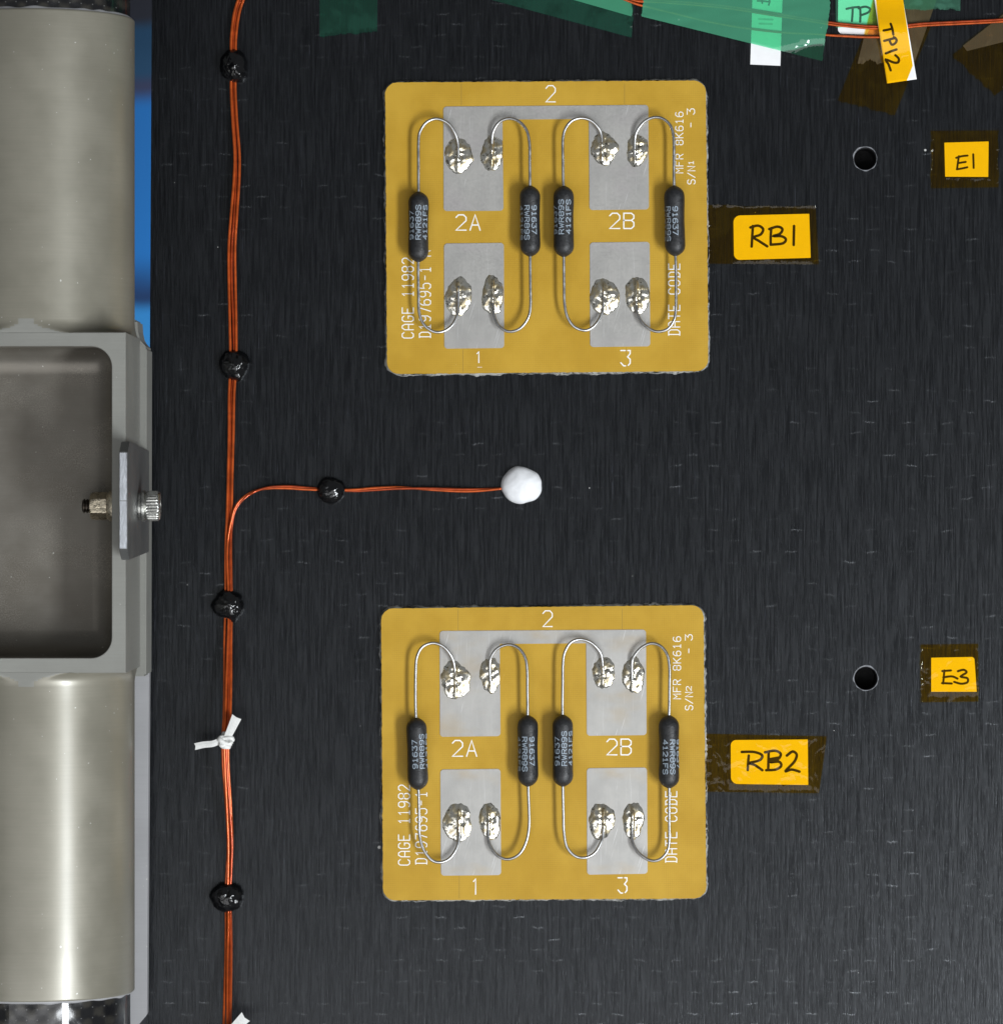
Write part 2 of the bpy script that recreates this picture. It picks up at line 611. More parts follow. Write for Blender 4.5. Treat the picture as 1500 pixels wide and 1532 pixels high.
def tape_mat(name, tint, body, cloudy_lo, cloudy_hi, thresh=(0.45, 0.6), sc=(0.015, 0.015), gloss=0.034, gr=0.08, bumpd=0.9, lift=None):
    """clear coloured film: tinted see-through, a little milky where it has lifted off"""
    m, nt, p = new_mat(name)
    h = N(nt)
    nt.nodes.remove(p)
    out = nt.nodes['Material Output']
    tr = h.node('ShaderNodeBsdfTransparent')
    tr.inputs[0].default_value = (*tint, 1)
    df = h.node('ShaderNodeBsdfDiffuse')
    df.inputs[0].default_value = (*body, 1)
    gl = h.node('ShaderNodeBsdfGlossy')
    gl.inputs[0].default_value = (1, 1, 1, 1)
    gl.inputs['Roughness'].default_value = gr
    n = h.noise(h.coord((sc[0], sc[1], 1)), 1.0, 3, 0.55, 0.4)
    wr = h.noise(h.coord((0.035, 0.025, 0.05)), 1.0, 2, 0.5, 0.8)
    bp = h.bump(wr, bumpd * 4, 0.7)
    h.link(bp, gl.inputs['Normal'])
    m1 = h.node('ShaderNodeMixShader')
    if lift:
        ge = h.node('ShaderNodeNewGeometry')
        z_ = h.m('DIVIDE', h.sep(ge.outputs['Position'])[2], S)
        n = h.m('ADD', z_, h.m('MULTIPLY', h.m('SUBTRACT', n, 0.5), 0.8))
        h.link(h.ramp(n, lift[0], lift[1], cloudy_lo, cloudy_hi), m1.inputs[0])
    else:
        h.link(h.ramp(n, thresh[0], thresh[1], cloudy_lo, cloudy_hi), m1.inputs[0])
    h.link(tr.outputs[0], m1.inputs[1])
    h.link(df.outputs[0], m1.inputs[2])
    m2 = h.node('ShaderNodeMixShader')
    lw = h.node('ShaderNodeLayerWeight')
    lw.inputs['Blend'].default_value = 0.5
    h.link(h.m('MULTIPLY', h.m('ADD', h.m('MULTIPLY', h.m('POWER', lw.outputs['Facing'], 5.0), 25.0), 1.0), gloss, clamp=True), m2.inputs[0])
    h.link(m1.outputs[0], m2.inputs[1])
    h.link(gl.outputs[0], m2.inputs[2])
    h.link(m2.outputs[0], out.inputs['Surface'])
    M[name] = m


tape_mat('amber_film', (1.0, 0.72, 0.02), (0.45, 0.30, 0.02), 0.006, 0.022, gloss=0.024)
tape_mat('amber_film_lifted', (0.97, 0.70, 0.12), (0.50, 0.40, 0.22), 0.11, 0.15)
tape_mat('green_film_stuck', (0.14, 0.78, 0.55), (0.12, 0.50, 0.34), 0.045, 0.075)
tape_mat('green_film', (0.32, 0.93, 0.60), (0.13, 0.60, 0.35), 0.06, 0.36, lift=(1.6, 2.6), gloss=0.045)
tape_mat('green_film_pale', (0.44, 0.95, 0.68), (0.25, 0.75, 0.50), 0.10, 0.16)


def floor_mat():
    m, nt, p = new_mat('blue_floor_bands')
    h = N(nt)
    x, y, z = h.sep(h.coord())
    w = h.m('MULTIPLY', h.m('SUBTRACT', h.noise(h.coord((0.004, 0.004, 1)), 1.0, 2), 0.5), 60)
    t = h.m('DIVIDE', h.m('SUBTRACT', CY, h.m('DIVIDE', h.m('ADD', y, w), 1.556)), 800.0)
    cr = h.node('ShaderNodeValToRGB')
    cr.color_ramp.interpolation = 'EASE'
    stops = [(-20, (0.02, 0.022, 0.035)), (25, (0.02, 0.024, 0.04)), (45, (0.012, 0.075, 0.17)), (105, (0.018, 0.09, 0.20)),
             (125, (0.055, 0.07, 0.16)), (160, (0.018, 0.24, 0.74)), (380, (0.018, 0.26, 0.80)), (445, (0.012, 0.06, 0.20)),
             (470, (0.04, 0.36, 0.90)), (580, (0.05, 0.36, 0.90)), (596, (0.012, 0.03, 0.012)), (618, (0.02, 0.05, 0.02)),
             (632, (0.62, 0.55, 0.44)), (700, (0.66, 0.6, 0.5)), (735, (0.012, 0.013, 0.018))]  # dark last stop paints the shade in the lower gap onto the floor
    el = cr.color_ramp.elements
    while len(el) > 1:
        el.remove(el[-1])
    el[0].position = max(0, (stops[0][0] + 40) / 800)
    el[0].color = (*stops[0][1], 1)
    for pos, c in stops[1:]:
        e = el.new((pos + 40) / 800)
        e.color = (*c, 1)
    h.link(h.m('ADD', t, 0.05), cr.inputs[0])
    h.link(cr.outputs[0], p.inputs['Base Color'])
    p.inputs['Roughness'].default_value = 0.7
    M['floor'] = m


floor_mat()

# ------------------------------------------------------------------ the setting
fl = 9000
o = mk('floor', [(-fl, -fl, -3500), (fl, -fl, -3500), (fl, fl, -3500), (-fl, fl, -3500)], [(0, 1, 2, 3)], M['floor'], origin=(0, 0, 0))
tag(o, None, None, kind='structure')


def build_panel():
    zt, zb = 0.0, -95.0
    outer = [W(229.5, -420).xy, W(216, 1950).xy, W(2000, 1950).xy, W(2000, -420).xy]
    holes = [(1294, 237, 17.2), (1295, 1015, 17.6)]
    bm = bmesh.new()
    loops = []
    edges = []
    for pts in [outer] + [[W(hx + r * math.cos(a), hy + r * math.sin(a)).xy for a in [2 * math.pi * k / 40 for k in range(40)]] for hx, hy, r in holes]:
        vs = [bm.verts.new((p[0] * S, p[1] * S, zt)) for p in pts]
        loops.append(vs)
        for i in range(len(vs)):
            edges.append(bm.edges.new((vs[i], vs[(i + 1) % len(vs)])))
    bmesh.ops.triangle_fill(bm, use_beauty=True, use_dissolve=False, edges=edges)
    for vs in loops:
        lo = [bm.verts.new((v.co.x, v.co.y, zb * S)) for v in vs]
        n = len(vs)
        for i in range(n):
            bm.faces.new((vs[i], vs[(i + 1) % n], lo[(i + 1) % n], lo[i]))
        if len(vs) == 4:
            bm.faces.new(lo)
    bmesh.ops.recalc_face_normals(bm, faces=bm.faces)
    me = bpy.data.meshes.new('panel')
    bm.to_mesh(me)
    bm.free()
    me.materials.append(M['panel'])
    ob = bpy.data.objects.new('panel', me)
    COL.objects.link(ob)
    tag(ob, None, None, kind='structure')
    # sleeves sunk into the two drilled holes
    for hi_, (hx, hy, r) in enumerate(holes):
        c = W(hx, hy)
        prof = [(0, 0.01), (0, r - 1.0), (40, r - 0.9), (40.2, r - 0.25), (-20, r - 0.25), (-20, 0.01)]
        v, f = lathe_geo((c.x, c.y, -46), (0, 0, 1), prof, 32)
        mk('hole_liner', v, f, M['hole_dark'], ob, sharp=R(40))
        # chipped raised lip round the hole
        rr = []
        for k in range(48):
            a = 2 * math.pi * k / 48
            w = 1.3 + 1.8 * noise.noise(Vector((math.cos(a) * 2 + hi_ * 9, math.sin(a) * 2, 1.5)))
            rr.append((a, max(0.5, w)))
        vs, fs = [], []
        for a, w in rr:
            for q, zz in ((r - 0.1, -1.0), (r + 0.1, 0.7), (r + w, 0.12)):
                vs.append((c.x + q * math.cos(a), c.y + q * math.sin(a), zz))
        for k in range(48):
            k2 = (k + 1) % 48
            for j in range(2):
                fs.append((k * 3 + j, k2 * 3 + j, k2 * 3 + j + 1, k * 3 + j + 1))
        mk('hole_lip', vs, fs, M['hole_rim'], ob)
    return ob


panel = build_panel()

# ------------------------------------------------------------------ stroke lettering
G = {
    '0': [[(1, 0), (3, 0), (4, 1), (4, 5), (3, 6), (1, 6), (0, 5), (0, 1), (1, 0)]],
    '1': [[(0.9, 4.9), (2.1, 6), (2.1, 0)], [(0.9, 0), (3.3, 0)]],
    'l': [[(1.0, 5.0), (2.2, 6), (2.2, 0)]],
    '2': [[(0, 5), (1, 6), (3, 6), (4, 5), (4, 3.7), (0, 0), (4, 0)]],
    '3': [[(0, 6), (4, 6), (2, 3.6), (3, 3.6), (4, 2.6), (4, 1), (3, 0), (1, 0), (0, 1)]],
    '4': [[(3, 0), (3, 6)], [(3, 6), (0, 2), (4, 2)]],
    '5': [[(4, 6), (0.4, 6), (0.2, 3.4), (1, 3.9), (3, 3.9), (4, 3), (4, 1), (3, 0), (1, 0), (0, 0.8)]],
    '6': [[(3.6, 5.6), (3, 6), (1.4, 6), (0, 4.4), (0, 1), (1, 0), (3, 0), (4, 1), (4, 2.5), (3, 3.4), (1.3, 3.4), (0.55, 2.9)]],
    '7': [[(0, 6), (4, 6), (1.4, 0)]],
    '8': [[(1, 3.2), (0, 4.1), (0, 5.1), (1, 6), (3, 6), (4, 5.1), (4, 4.1), (3, 3.2), (1, 3.2), (0, 2.3), (0, 1), (1, 0), (3, 0), (4, 1), (4, 2.3), (3, 3.2)]],
    '9': [[(0.4, 0.4), (1, 0), (2.6, 0), (4, 1.6), (4, 5), (3, 6), (1, 6), (0, 5), (0, 3.6), (1, 2.7), (2.8, 2.7), (3.45, 3.2)]],
    'A': [[(0, 0), (2, 6), (4, 0)], [(0.7, 2), (3.3, 2)]],
    'a': [[(0, 0), (0, 4.6), (1.2, 6), (2.8, 6), (4, 4.6), (4, 0)], [(0, 2.6), (4, 2.6)]],
    'B': [[(0, 0), (0, 6), (3, 6), (4, 5.2), (4, 4), (3, 3.2), (0, 3.2)], [(3, 3.2), (4, 2.4), (4, 0.9), (3, 0), (0, 0)]],
    'C': [[(4, 1), (3, 0), (1, 0), (0, 1), (0, 5), (1, 6), (3, 6), (4, 5)]],
    'D': [[(0, 0), (0.6, 0), (0.6, 6), (0, 6)], [(0.6, 6), (2.8, 6), (4, 4.8), (4, 1.2), (2.8, 0), (0.6, 0)]],
    'E': [[(4, 0), (0, 0), (0, 6), (4, 6)], [(0, 3.2), (3, 3.2)]],
    'F': [[(0, 0), (0, 6), (4, 6)], [(0, 3.2), (3, 3.2)]],
    'G': [[(4, 5), (3, 6), (1, 6), (0, 5), (0, 1), (1, 0), (3, 0), (4, 1), (4, 2.8), (2.4, 2.8)]],
    'K': [[(0, 0), (0, 6)], [(4, 6), (0, 2.4)], [(1.2, 3.4), (4, 0)]],
    'M': [[(0, 0), (0, 6), (2, 3), (4, 6), (4, 0)]],
    'N': [[(0, 0), (0, 6), (4, 0), (4, 6)]],
    'O': [[(1, 0), (3, 0), (4, 1), (4, 5), (3, 6), (1, 6), (0, 5), (0, 1), (1, 0)]],
    'R': [[(0, 0), (0, 6), (3, 6), (4, 5.1), (4, 3.9), (3, 3), (0, 3)], [(2, 3), (4, 0)]],
    'S': [[(0, 0.9), (1, 0), (3, 0), (4, 1), (4, 2.3), (3, 3.1), (1, 3.3), (0, 4.1), (0, 5.1), (1, 6), (3, 6), (4, 5.1)]],
    'z': [[(0, 6), (1.9, 6)], [(3, 6), (4, 6), (4, 4.8), (2.9, 3.5), (4, 2.6), (4, 1), (3.2, 0.2)], [(2, 0), (1.2, 0), (0, 1.2)]],
    'T': [[(0, 6), (4, 6)], [(2, 6), (2, 0)]],
    'W': [[(0, 6), (0.9, 0), (2, 4.2), (3.1, 0), (4, 6)]],
    '/': [[(0, 0), (4, 6)]],
    '-': [[(0.6, 3), (3.4, 3)]],
    '_': [[(0.2, 0), (3.8, 0)]],
    ' ': [],
}


def text_strokes(s, length, height, gap=1.9):
    """strokes of a string laid out from 0..length, 0..height; small n = last char smaller"""
    n = len(s)
    total = n * 4 + (n - 1) * gap
    sx = length / total
    sy = height / 6
    out = []
    for i, ch in enumerate(s):
        ox = i * (4 + gap)
        for st in G[ch]:
            out.append([Vector(((ox + x) * sx, y * sy)) for x, y in st])
    return out


def ribbon_geo(strokes, width, place, lift=0.05, dense=None):
    """flat brush strokes; place(u, v, h) -> 3D point"""
    verts, faces = [], []
    for si, st in enumerate(strokes):
        P = [Vector(p[:2]) for p in st]
        if dense:
            Q = []
            for i in range(len(P) - 1):
                k = max(1, int((P[i + 1] - P[i]).length / dense))
                for j in range(k):
                    Q.append(P[i].lerp(P[i + 1], j / k))
            Q.append(P[-1])
            P = Q
        closed = (P[0] - P[-1]).length < 1e-6 and len(P) > 3
        h = lift * (si % 7)
        n = len(P)
        w2 = width / 2
        # round caps: extend the ends
        prev = None
        ring = []
        for i in range(n):
            a = P[i] - P[i - 1] if i > 0 else (P[0] - P[-2] if closed else P[1] - P[0])
            b = P[i + 1] - P[i] if i < n - 1 else (P[1] - P[0] if closed else P[-1] - P[-2])
            a = a.normalized()
            b = b.normalized()
            na, nb = Vector((-a.y, a.x)), Vector((-b.y, b.x))
            mdir = na + nb
            if mdir.length < 0.2:
                mdir = na
            mdir.normalize()
            sc = min(1.7, 1 / max(0.3, mdir.dot(na)))
            ring.append((P[i], mdir * w2 * sc))
        if not closed:
            d0 = (P[0] - P[1]).normalized()
            d1 = (P[-1] - P[-2]).normalized()
            c0 = [(P[0] + d0 * w2 * q, ring[0][1] * ww) for q, ww in ((0.98, 0.25), (0.75, 0.68), (0.4, 0.92))]
            c1 = [(P[-1] + d1 * w2 * q, ring[-1][1] * ww) for q, ww in ((0.4, 0.92), (0.75, 0.68), (0.98, 0.25))]
            ring = c0 + ring + c1
        o0 = len(verts)
        for c, d in ring:
            l, r = c + d, c - d
            verts.append(place(l.x, l.y, h))
            verts.append(place(r.x, r.y, h))
        for i in range(len(ring) - 1):
            faces.append((o0 + 2 * i, o0 + 2 * i + 1, o0 + 2 * i + 3, o0 + 2 * i + 2))
    return verts, faces


def flat_text(s, px0, py0, length, height, width, z, mat, parent, rot=0, gap=1.9, name='lettering'):
    """px0, py0 = photo position of the start of the baseline; rot 0 = level, 90 = reading upwards"""
    st = text_strokes(s, length, height, gap)
    ca, sa = math.cos(R(rot)), math.sin(R(rot))

    def place(u, v, h):
        x = px0 + u * ca - v * sa
        y = py0 - (u * sa + v * ca)
        return W(x, y, z + h)
    v, f = ribbon_geo(st, width, place)
    o = mk(name, v, f, mat, parent, smooth=False)
    return up_sheet(o)


# ------------------------------------------------------------------ circuit boards
ZB = 9.0           # top of the laminate
ZP = ZB + 0.9      # top of the metal pads
ZR = ZB + 17.5     # resistor axis


def c2p(pt, oy):
    return (560 + pt[0] / 2.885, oy + pt[1] / 2.885)


def solder_geo(cx, cy, rx, ry, seed, clip_x=None, clip_side=0, wire=None):
    """rough fillet of solder with the buried wire showing as a ridge (photo units)"""
    rs = random.Random(seed)
    sh = Vector((rs.uniform(-50, 50), rs.uniform(-50, 50), rs.uniform(-50, 50)))
    nr, na = 20, 56
    verts, faces = [], []
    hmax = rs.uniform(3.6, 4.8)
    facing = rs.uniform(0, 6.28)
    verts_rows = []
    for i in range(nr + 1):
        q = i / nr
        row = []
        for k in range(na):
            a = 2 * math.pi * k / na
            lobes = 1 + 0.20 * noise.noise(Vector((math.cos(a) * 1.1, math.sin(a) * 1.1, 0)) + sh) \
                + 0.10 * noise.noise(Vector((math.cos(a) * 4, math.sin(a) * 4, 3)) + sh)
            x = rx * q * math.cos(a) * lobes
            y = ry * q * math.sin(a) * lobes
            hgt = hmax * (1 - q ** 2.4) ** 0.8
            # collapsed crater on one side of the wire, ridge along it
            wx = wire if wire is not None else 0.0
            dx = x - wx
            hgt += 3.6 * math.exp(-(dx / 2.4) ** 2) * (1 - q ** 4)
            hgt -= 2.0 * math.exp(-((dx + 5 * math.cos(facing)) / 2.2) ** 2) * (1 - q ** 2)
            nn = noise.noise(Vector((x * 0.16, y * 0.16, 5)) + sh) * 1.9 + noise.noise(Vector((x * 0.34, y * 0.34, 9)) + sh) * 0.45
            hgt += nn * (1 - q ** 3) * 0.75 + (0.12 * noise.noise(Vector((x * 0.7, y * 0.7, 2)) + sh)) * (1 - q ** 6)
            px = cx + x
            if clip_x is not None:
                if clip_side > 0:
                    if px > clip_x - 0.6:
                        px = clip_x - 0.6 + 0.02 * (px - clip_x)
                        hgt *= 0.55
                elif px < clip_x + 0.6:
                    px = clip_x + 0.6 + 0.02 * (px - clip_x)
                    hgt *= 0.55
            if i == nr:
                hgt = -0.3
            row.append(W(px, cy + y, ZP + max(hgt, 0.15 if i < nr else -0.3)))
        verts_rows.append(row)
    verts.append(verts_rows[0][0])
    for row in verts_rows[1:]:
        verts.extend(row)
    for k in range(na):
        faces.append((0, 1 + k, 1 + (k + 1) % na))
    for i in range(nr - 1):
        for k in range(na):
            k2 = (k + 1) % na
            faces.append((1 + i * na + k, 1 + (i + 1) * na + k, 1 + (i + 1) * na + k2, 1 + i * na + k2))
    return verts, faces


def build_board(spec):
    oy = spec['oy']
    C = lambda p: c2p(p, oy)
    q = [W(*p, ZB).xy for p in spec['outline']]
    ctr = sum(q, Vector((0, 0))) / 4
    root = empty('circuit_board', (ctr.x, ctr.y, 0), spec['label'], 'circuit board', 'resistor boards bonded to the black panel')
    # laminate with rough-cut edge
    ol = rounded(q, 18, 8)
    dense = []
    for i in range(len(ol)):
        a, b = ol[i], ol[(i + 1) % len(ol)]
        k = max(1, int((b - a).length / 3.0))
        for j in range(k):
            p = a.lerp(b, j / k)
            d = Vector((noise.noise(Vector((p.x * 0.2, p.y * 0.2, oy))), noise.noise(Vector((p.x * 0.2, p.y * 0.2, oy + 40)))))
            dense.append(p + d * 0.8)
    v, f = prism_geo(dense, 0.4, ZB)
    mk('laminate', v, f, M['board'], root, smooth=False, origin=(0, 0, 0))
    # frayed fringe of adhesive round it
    vs, fs = [], []
    n = len(dense)
    c3 = Vector((ctr.x, ctr.y))
    for i, p in enumerate(dense):
        t = (dense[(i + 1) % n] - dense[i - 1]).normalized()
        nn = Vector((t.y, -t.x))
        if nn.dot(p - c3) < 0:
            nn = -nn
        w = 2.6 + 2.6 * noise.noise(Vector((p.x * 0.06, p.y * 0.06, oy + 3))) + 1.6 * noise.noise(Vector((p.x * 0.3, p.y * 0.3, oy + 7)))
        w = max(0.6, w)
        e = 0.8 * noise.noise(Vector((p.x * 0.35, p.y * 0.35, oy + 11)))
        for dd, zz in ((0.15, ZB - 0.9 + e * 0.6), (0.15 + w * 0.5, ZB * 0.62 + e), (0.15 + w, 0.15)):
            vs.append((p.x + nn.x * dd, p.y + nn.y * dd, zz))
    for i in range(n):
        j = (i + 1) % n
        for k in range(2):
            fs.append((i * 3 + k, j * 3 + k, j * 3 + k + 1, i * 3 + k + 1))
    mk('adhesive_fringe', vs, fs, M['fringe'], root)
    # pads
    for pl, key in ((spec['upad'], 0), (spec['pad1'], 1), (spec['pad3'], 1)):
        pts = Wp(pl, ZP)
        rad = [5, 5, 5, 5, 1.2, 1.2, 5, 5] if len(pl) == 8 else 5
        v, f = prism_geo(rounded(pts, rad, 5), ZB - 0.05, ZP)
        mk('pad', v, f, M[spec['padmat'][key]], root, smooth=False, bevel=0.35)
    # hairline scribes from the pads to the edge
    for x, y0, y1 in spec['hair']:
        a, b = C((x, y0)), C((x, y1))
        v, f = ribbon_geo([[Vector(a), Vector(b)]], 0.5, lambda u, w, h: W(u, w, ZB + 0.08))
        up_sheet(mk('scribe_line', v, f, M['hairline'], root, smooth=False))
    # silkscreen
    for s, x, y, length, height, rot, wd, gap in spec['text']:
        px, py = C((x, y))
        flat_text(s, px, py, length / 2.885, height / 2.885, wd, ZB + 0.12, M['silkscreen'], root, rot, gap)
    # solder
    for i, (x, y, rx, ry, wx, clip, side) in enumerate(spec['solder']):
        px, py = C((x, y))
        cl = None if clip is None else C((clip, 0))[0]
        v, f = solder_geo(px, py, rx / 2.885, ry / 2.885, spec['seed'] * 100 + i, cl, side, (wx - x) / 2.885)
        mk('solder_joint', v, f, M['solder'], root)
    # resistors
    for (top, bot, t_lead, b_lead, reading, c_off, s_off) in spec['res']:
        p0 = W(*C(bot), ZR)
        p1 = W(*C(top), ZR)
        ax = (p1 - p0)
        L = ax.length
        ax.normalize()
        rb = 15.4
        prof = []

        def waist(s, L=L):
            return rb - 0.9 * math.exp(-((s / L - 0.5) / 0.22) ** 2)
        for k in range(41):
            t = k / 40
            s = t * L
            e = min(s, L - s)
            r = waist(s)
            if e < 19:
                r *= max(0.19, (1 - (1 - e / 19) ** 2.6) ** 0.62) if e > 0 else 0.19
            prof.append((s, r))

        def rmod(s, r, a, sd=spec['seed'] * 7 + c_off):
            return r + 0.28 * noise.noise(Vector((s * 0.07, math.cos(a) * 1.2 + sd, math.sin(a) * 1.2)))
        v, f = lathe_geo(p0, ax, prof, 40, rmod)
        body = mk('resistor', v, f, M['resistor_body'], root)
        # leads: leave the ends of the body, arch and dive into the solder
        for pts, st, sgn in ((t_lead, p1, 1), (b_lead, p0, -1)):
            path = [st - ax * sgn * 4.0]
            n = len(pts)
            for i, p in enumerate(pts):
                t = i / (n - 1)
                zz = ZR if t < 0.35 else ZR + (ZP + 3.6 - ZR) * min(1, ((t - 0.35) / 0.6)) ** 1.3
                path.append(W(*C(p), zz))
            v, f = tube_geo(catmull(path, 6), 2.3, 14)
            mk('lead', v, f, M['lead_metal'], body)
        # printed text wrapped round the body
        side = Vector((ax.y, -ax.x, 0)).normalized()      # towards +x
        mid = (p0 + p1) / 2 + ax * (s_off)
        vv, ff = [], []
        for li, s in enumerate(('91637', 'RWR89S', '4121FS')):
            st = text_strokes(s, 42 if li == 0 else 50.5, 7.0, 1.5)
            if reading == 'up':
                arc0 = c_off + (li - 1) * 11.2 + 3.5

                def place(u, w, h, a0=arc0, ln=50.5):
                    phi = (a0 - w) / (rb - 0.3)
                    sp = u - ln / 2
                    rr = waist(L / 2 + s_off + sp) + 0.36 + h
                    return mid + ax * sp + (side * math.sin(phi) + Vector((0, 0, 1)) * math.cos(phi)) * rr
            else:
                arc0 = c_off - (li - 1) * 11.2 - 3.5

                def place(u, w, h, a0=arc0, ln=50.5):
                    phi = (a0 + w) / (rb - 0.3)
                    sp = -(u - ln / 2)
                    rr = waist(L / 2 + s_off + sp) + 0.36 + h
                    return mid + ax * sp + (side * math.sin(phi) + Vector((0, 0, 1)) * math.cos(phi)) * rr
            a, b = ribbon_geo(st, 1.35, place, dense=2.5)
            ff += [tuple(i + len(vv) for i in q_) for q_ in b]
            vv += a
        mk('printed_code', vv, ff, M['resistor_ink'], body, smooth=False)
    return root


B1 = dict(
    oy=100, seed=1, label='upper ochre circuit board marked S/N1 beside the RB1 tag', padmat=('pad_grey', 'pad_grey'),
    outline=[(576, 123), (1055.5, 120), (1059.5, 555), (579, 559.5)],
    upad=[(663, 159), (969.5, 156.5), (970.5, 313), (881.5, 314), (880.5, 177.5), (751.5, 178.5), (753, 315), (663.5, 315.5)],
    pad1=[(664, 364), (753.5, 363), (754, 520.5), (664.5, 521.5)],
    pad3=[(882, 362.5), (971.5, 361.5), (972.5, 518), (882.5, 519)],
    hair=[(375, 72, 164), (1079, 72, 158), (382, 1220, 1318), (1086, 1212, 1245)],
    text=[('2', 740, 150, 40, 70, 0, 1.7, 1.9), ('2A', 352, 704, 104, 66, 0, 1.9, 1.6), ('2B', 1015, 697, 104, 66, 0, 1.9, 1.6),
          ('l', 437, 1276, 24, 46, 0, 1.7, 1), ('_', 443, 1296, 22, 10, 0, 0.6, 1), ('z', 1063, 1290, 40, 66, 0, 1.9, 1),
          ('CaGE 11982', 168, 1170, 345, 48, 90, 1.5, 2.1), ('D197695-1 N', 242, 1168, 375, 48, 90, 1.5, 2.1),
          ('DaTE CODE', 1317, 1158, 308, 48, 90, 1.5, 2.1), ('MFR 8K616', 1331, 457, 263, 32, 90, 1.25, 2.1),
          ('-', 1379, 262, 24, 28, 90, 1.25, 2), ('3', 1381, 204, 24, 32, 90, 1.25, 2), ('S/N', 1383, 505, 76, 32, 90, 1.25, 2.1),
          ('1', 1376, 422, 18, 20, 90, 1.1, 2)],
    solder=[(362, 382, 60, 74, 362, 297, -1), (510, 374, 50, 80, 507, 556, 1), (990, 355, 60, 72, 983, None, 0), (1135, 360, 50, 68, 1122, 1183, 1),
            (366, 990, 60, 82, 362, None, 0), (512, 985, 52, 84, 512, 558, 1), (996, 992, 64, 84, 990, None, 0), (1135, 985, 52, 83, 1130, 1190, 1)],
    res=[((191, 538), (189, 842), [(190, 500), (190, 410), (190, 330), (196, 280), (225, 238), (270, 223), (318, 243), (347, 285), (360, 330), (362, 400)],
          [(189, 880), (190, 980), (193, 1060), (215, 1114), (258, 1143), (302, 1139), (337, 1112), (357, 1070), (362, 1015), (362, 945)], 'up', 0, 6),
         ((671, 512), (672, 818), [(671, 480), (670, 400), (669, 330), (656, 272), (622, 234), (580, 222), (541, 236), (516, 270), (507, 312), (507, 400)],
          [(672, 850), (673, 950), (673, 1040), (660, 1090), (626, 1130), (580, 1142), (540, 1121), (519, 1082), (512, 1035), (512, 955)], 'down', -5, -3),
         ((816, 513), (817, 820), [(814, 480), (813, 400), (813, 310), (825, 264), (852, 232), (890, 220), (930, 229), (961, 256), (979, 295), (984, 390)],
          [(817, 850), (818, 940), (820, 1020), (832, 1078), (862, 1121), (910, 1137), (950, 1116), (976, 1075), (988, 1030), (990, 945)], 'up', -4, 6),
         ((1293, 512), (1298, 816), [(1292, 480), (1292, 400), (1291, 310), (1279, 256), (1245, 223), (1205, 217), (1165, 235), (1136, 270), (1124, 310), (1122, 390)],
          [(1300, 850), (1301, 950), (1300, 1050), (1290, 1098), (1260, 1134), (1212, 1141), (1167, 1116), (1141, 1080), (1131, 1035), (1130, 950)], 'down', -11, -5)],
)
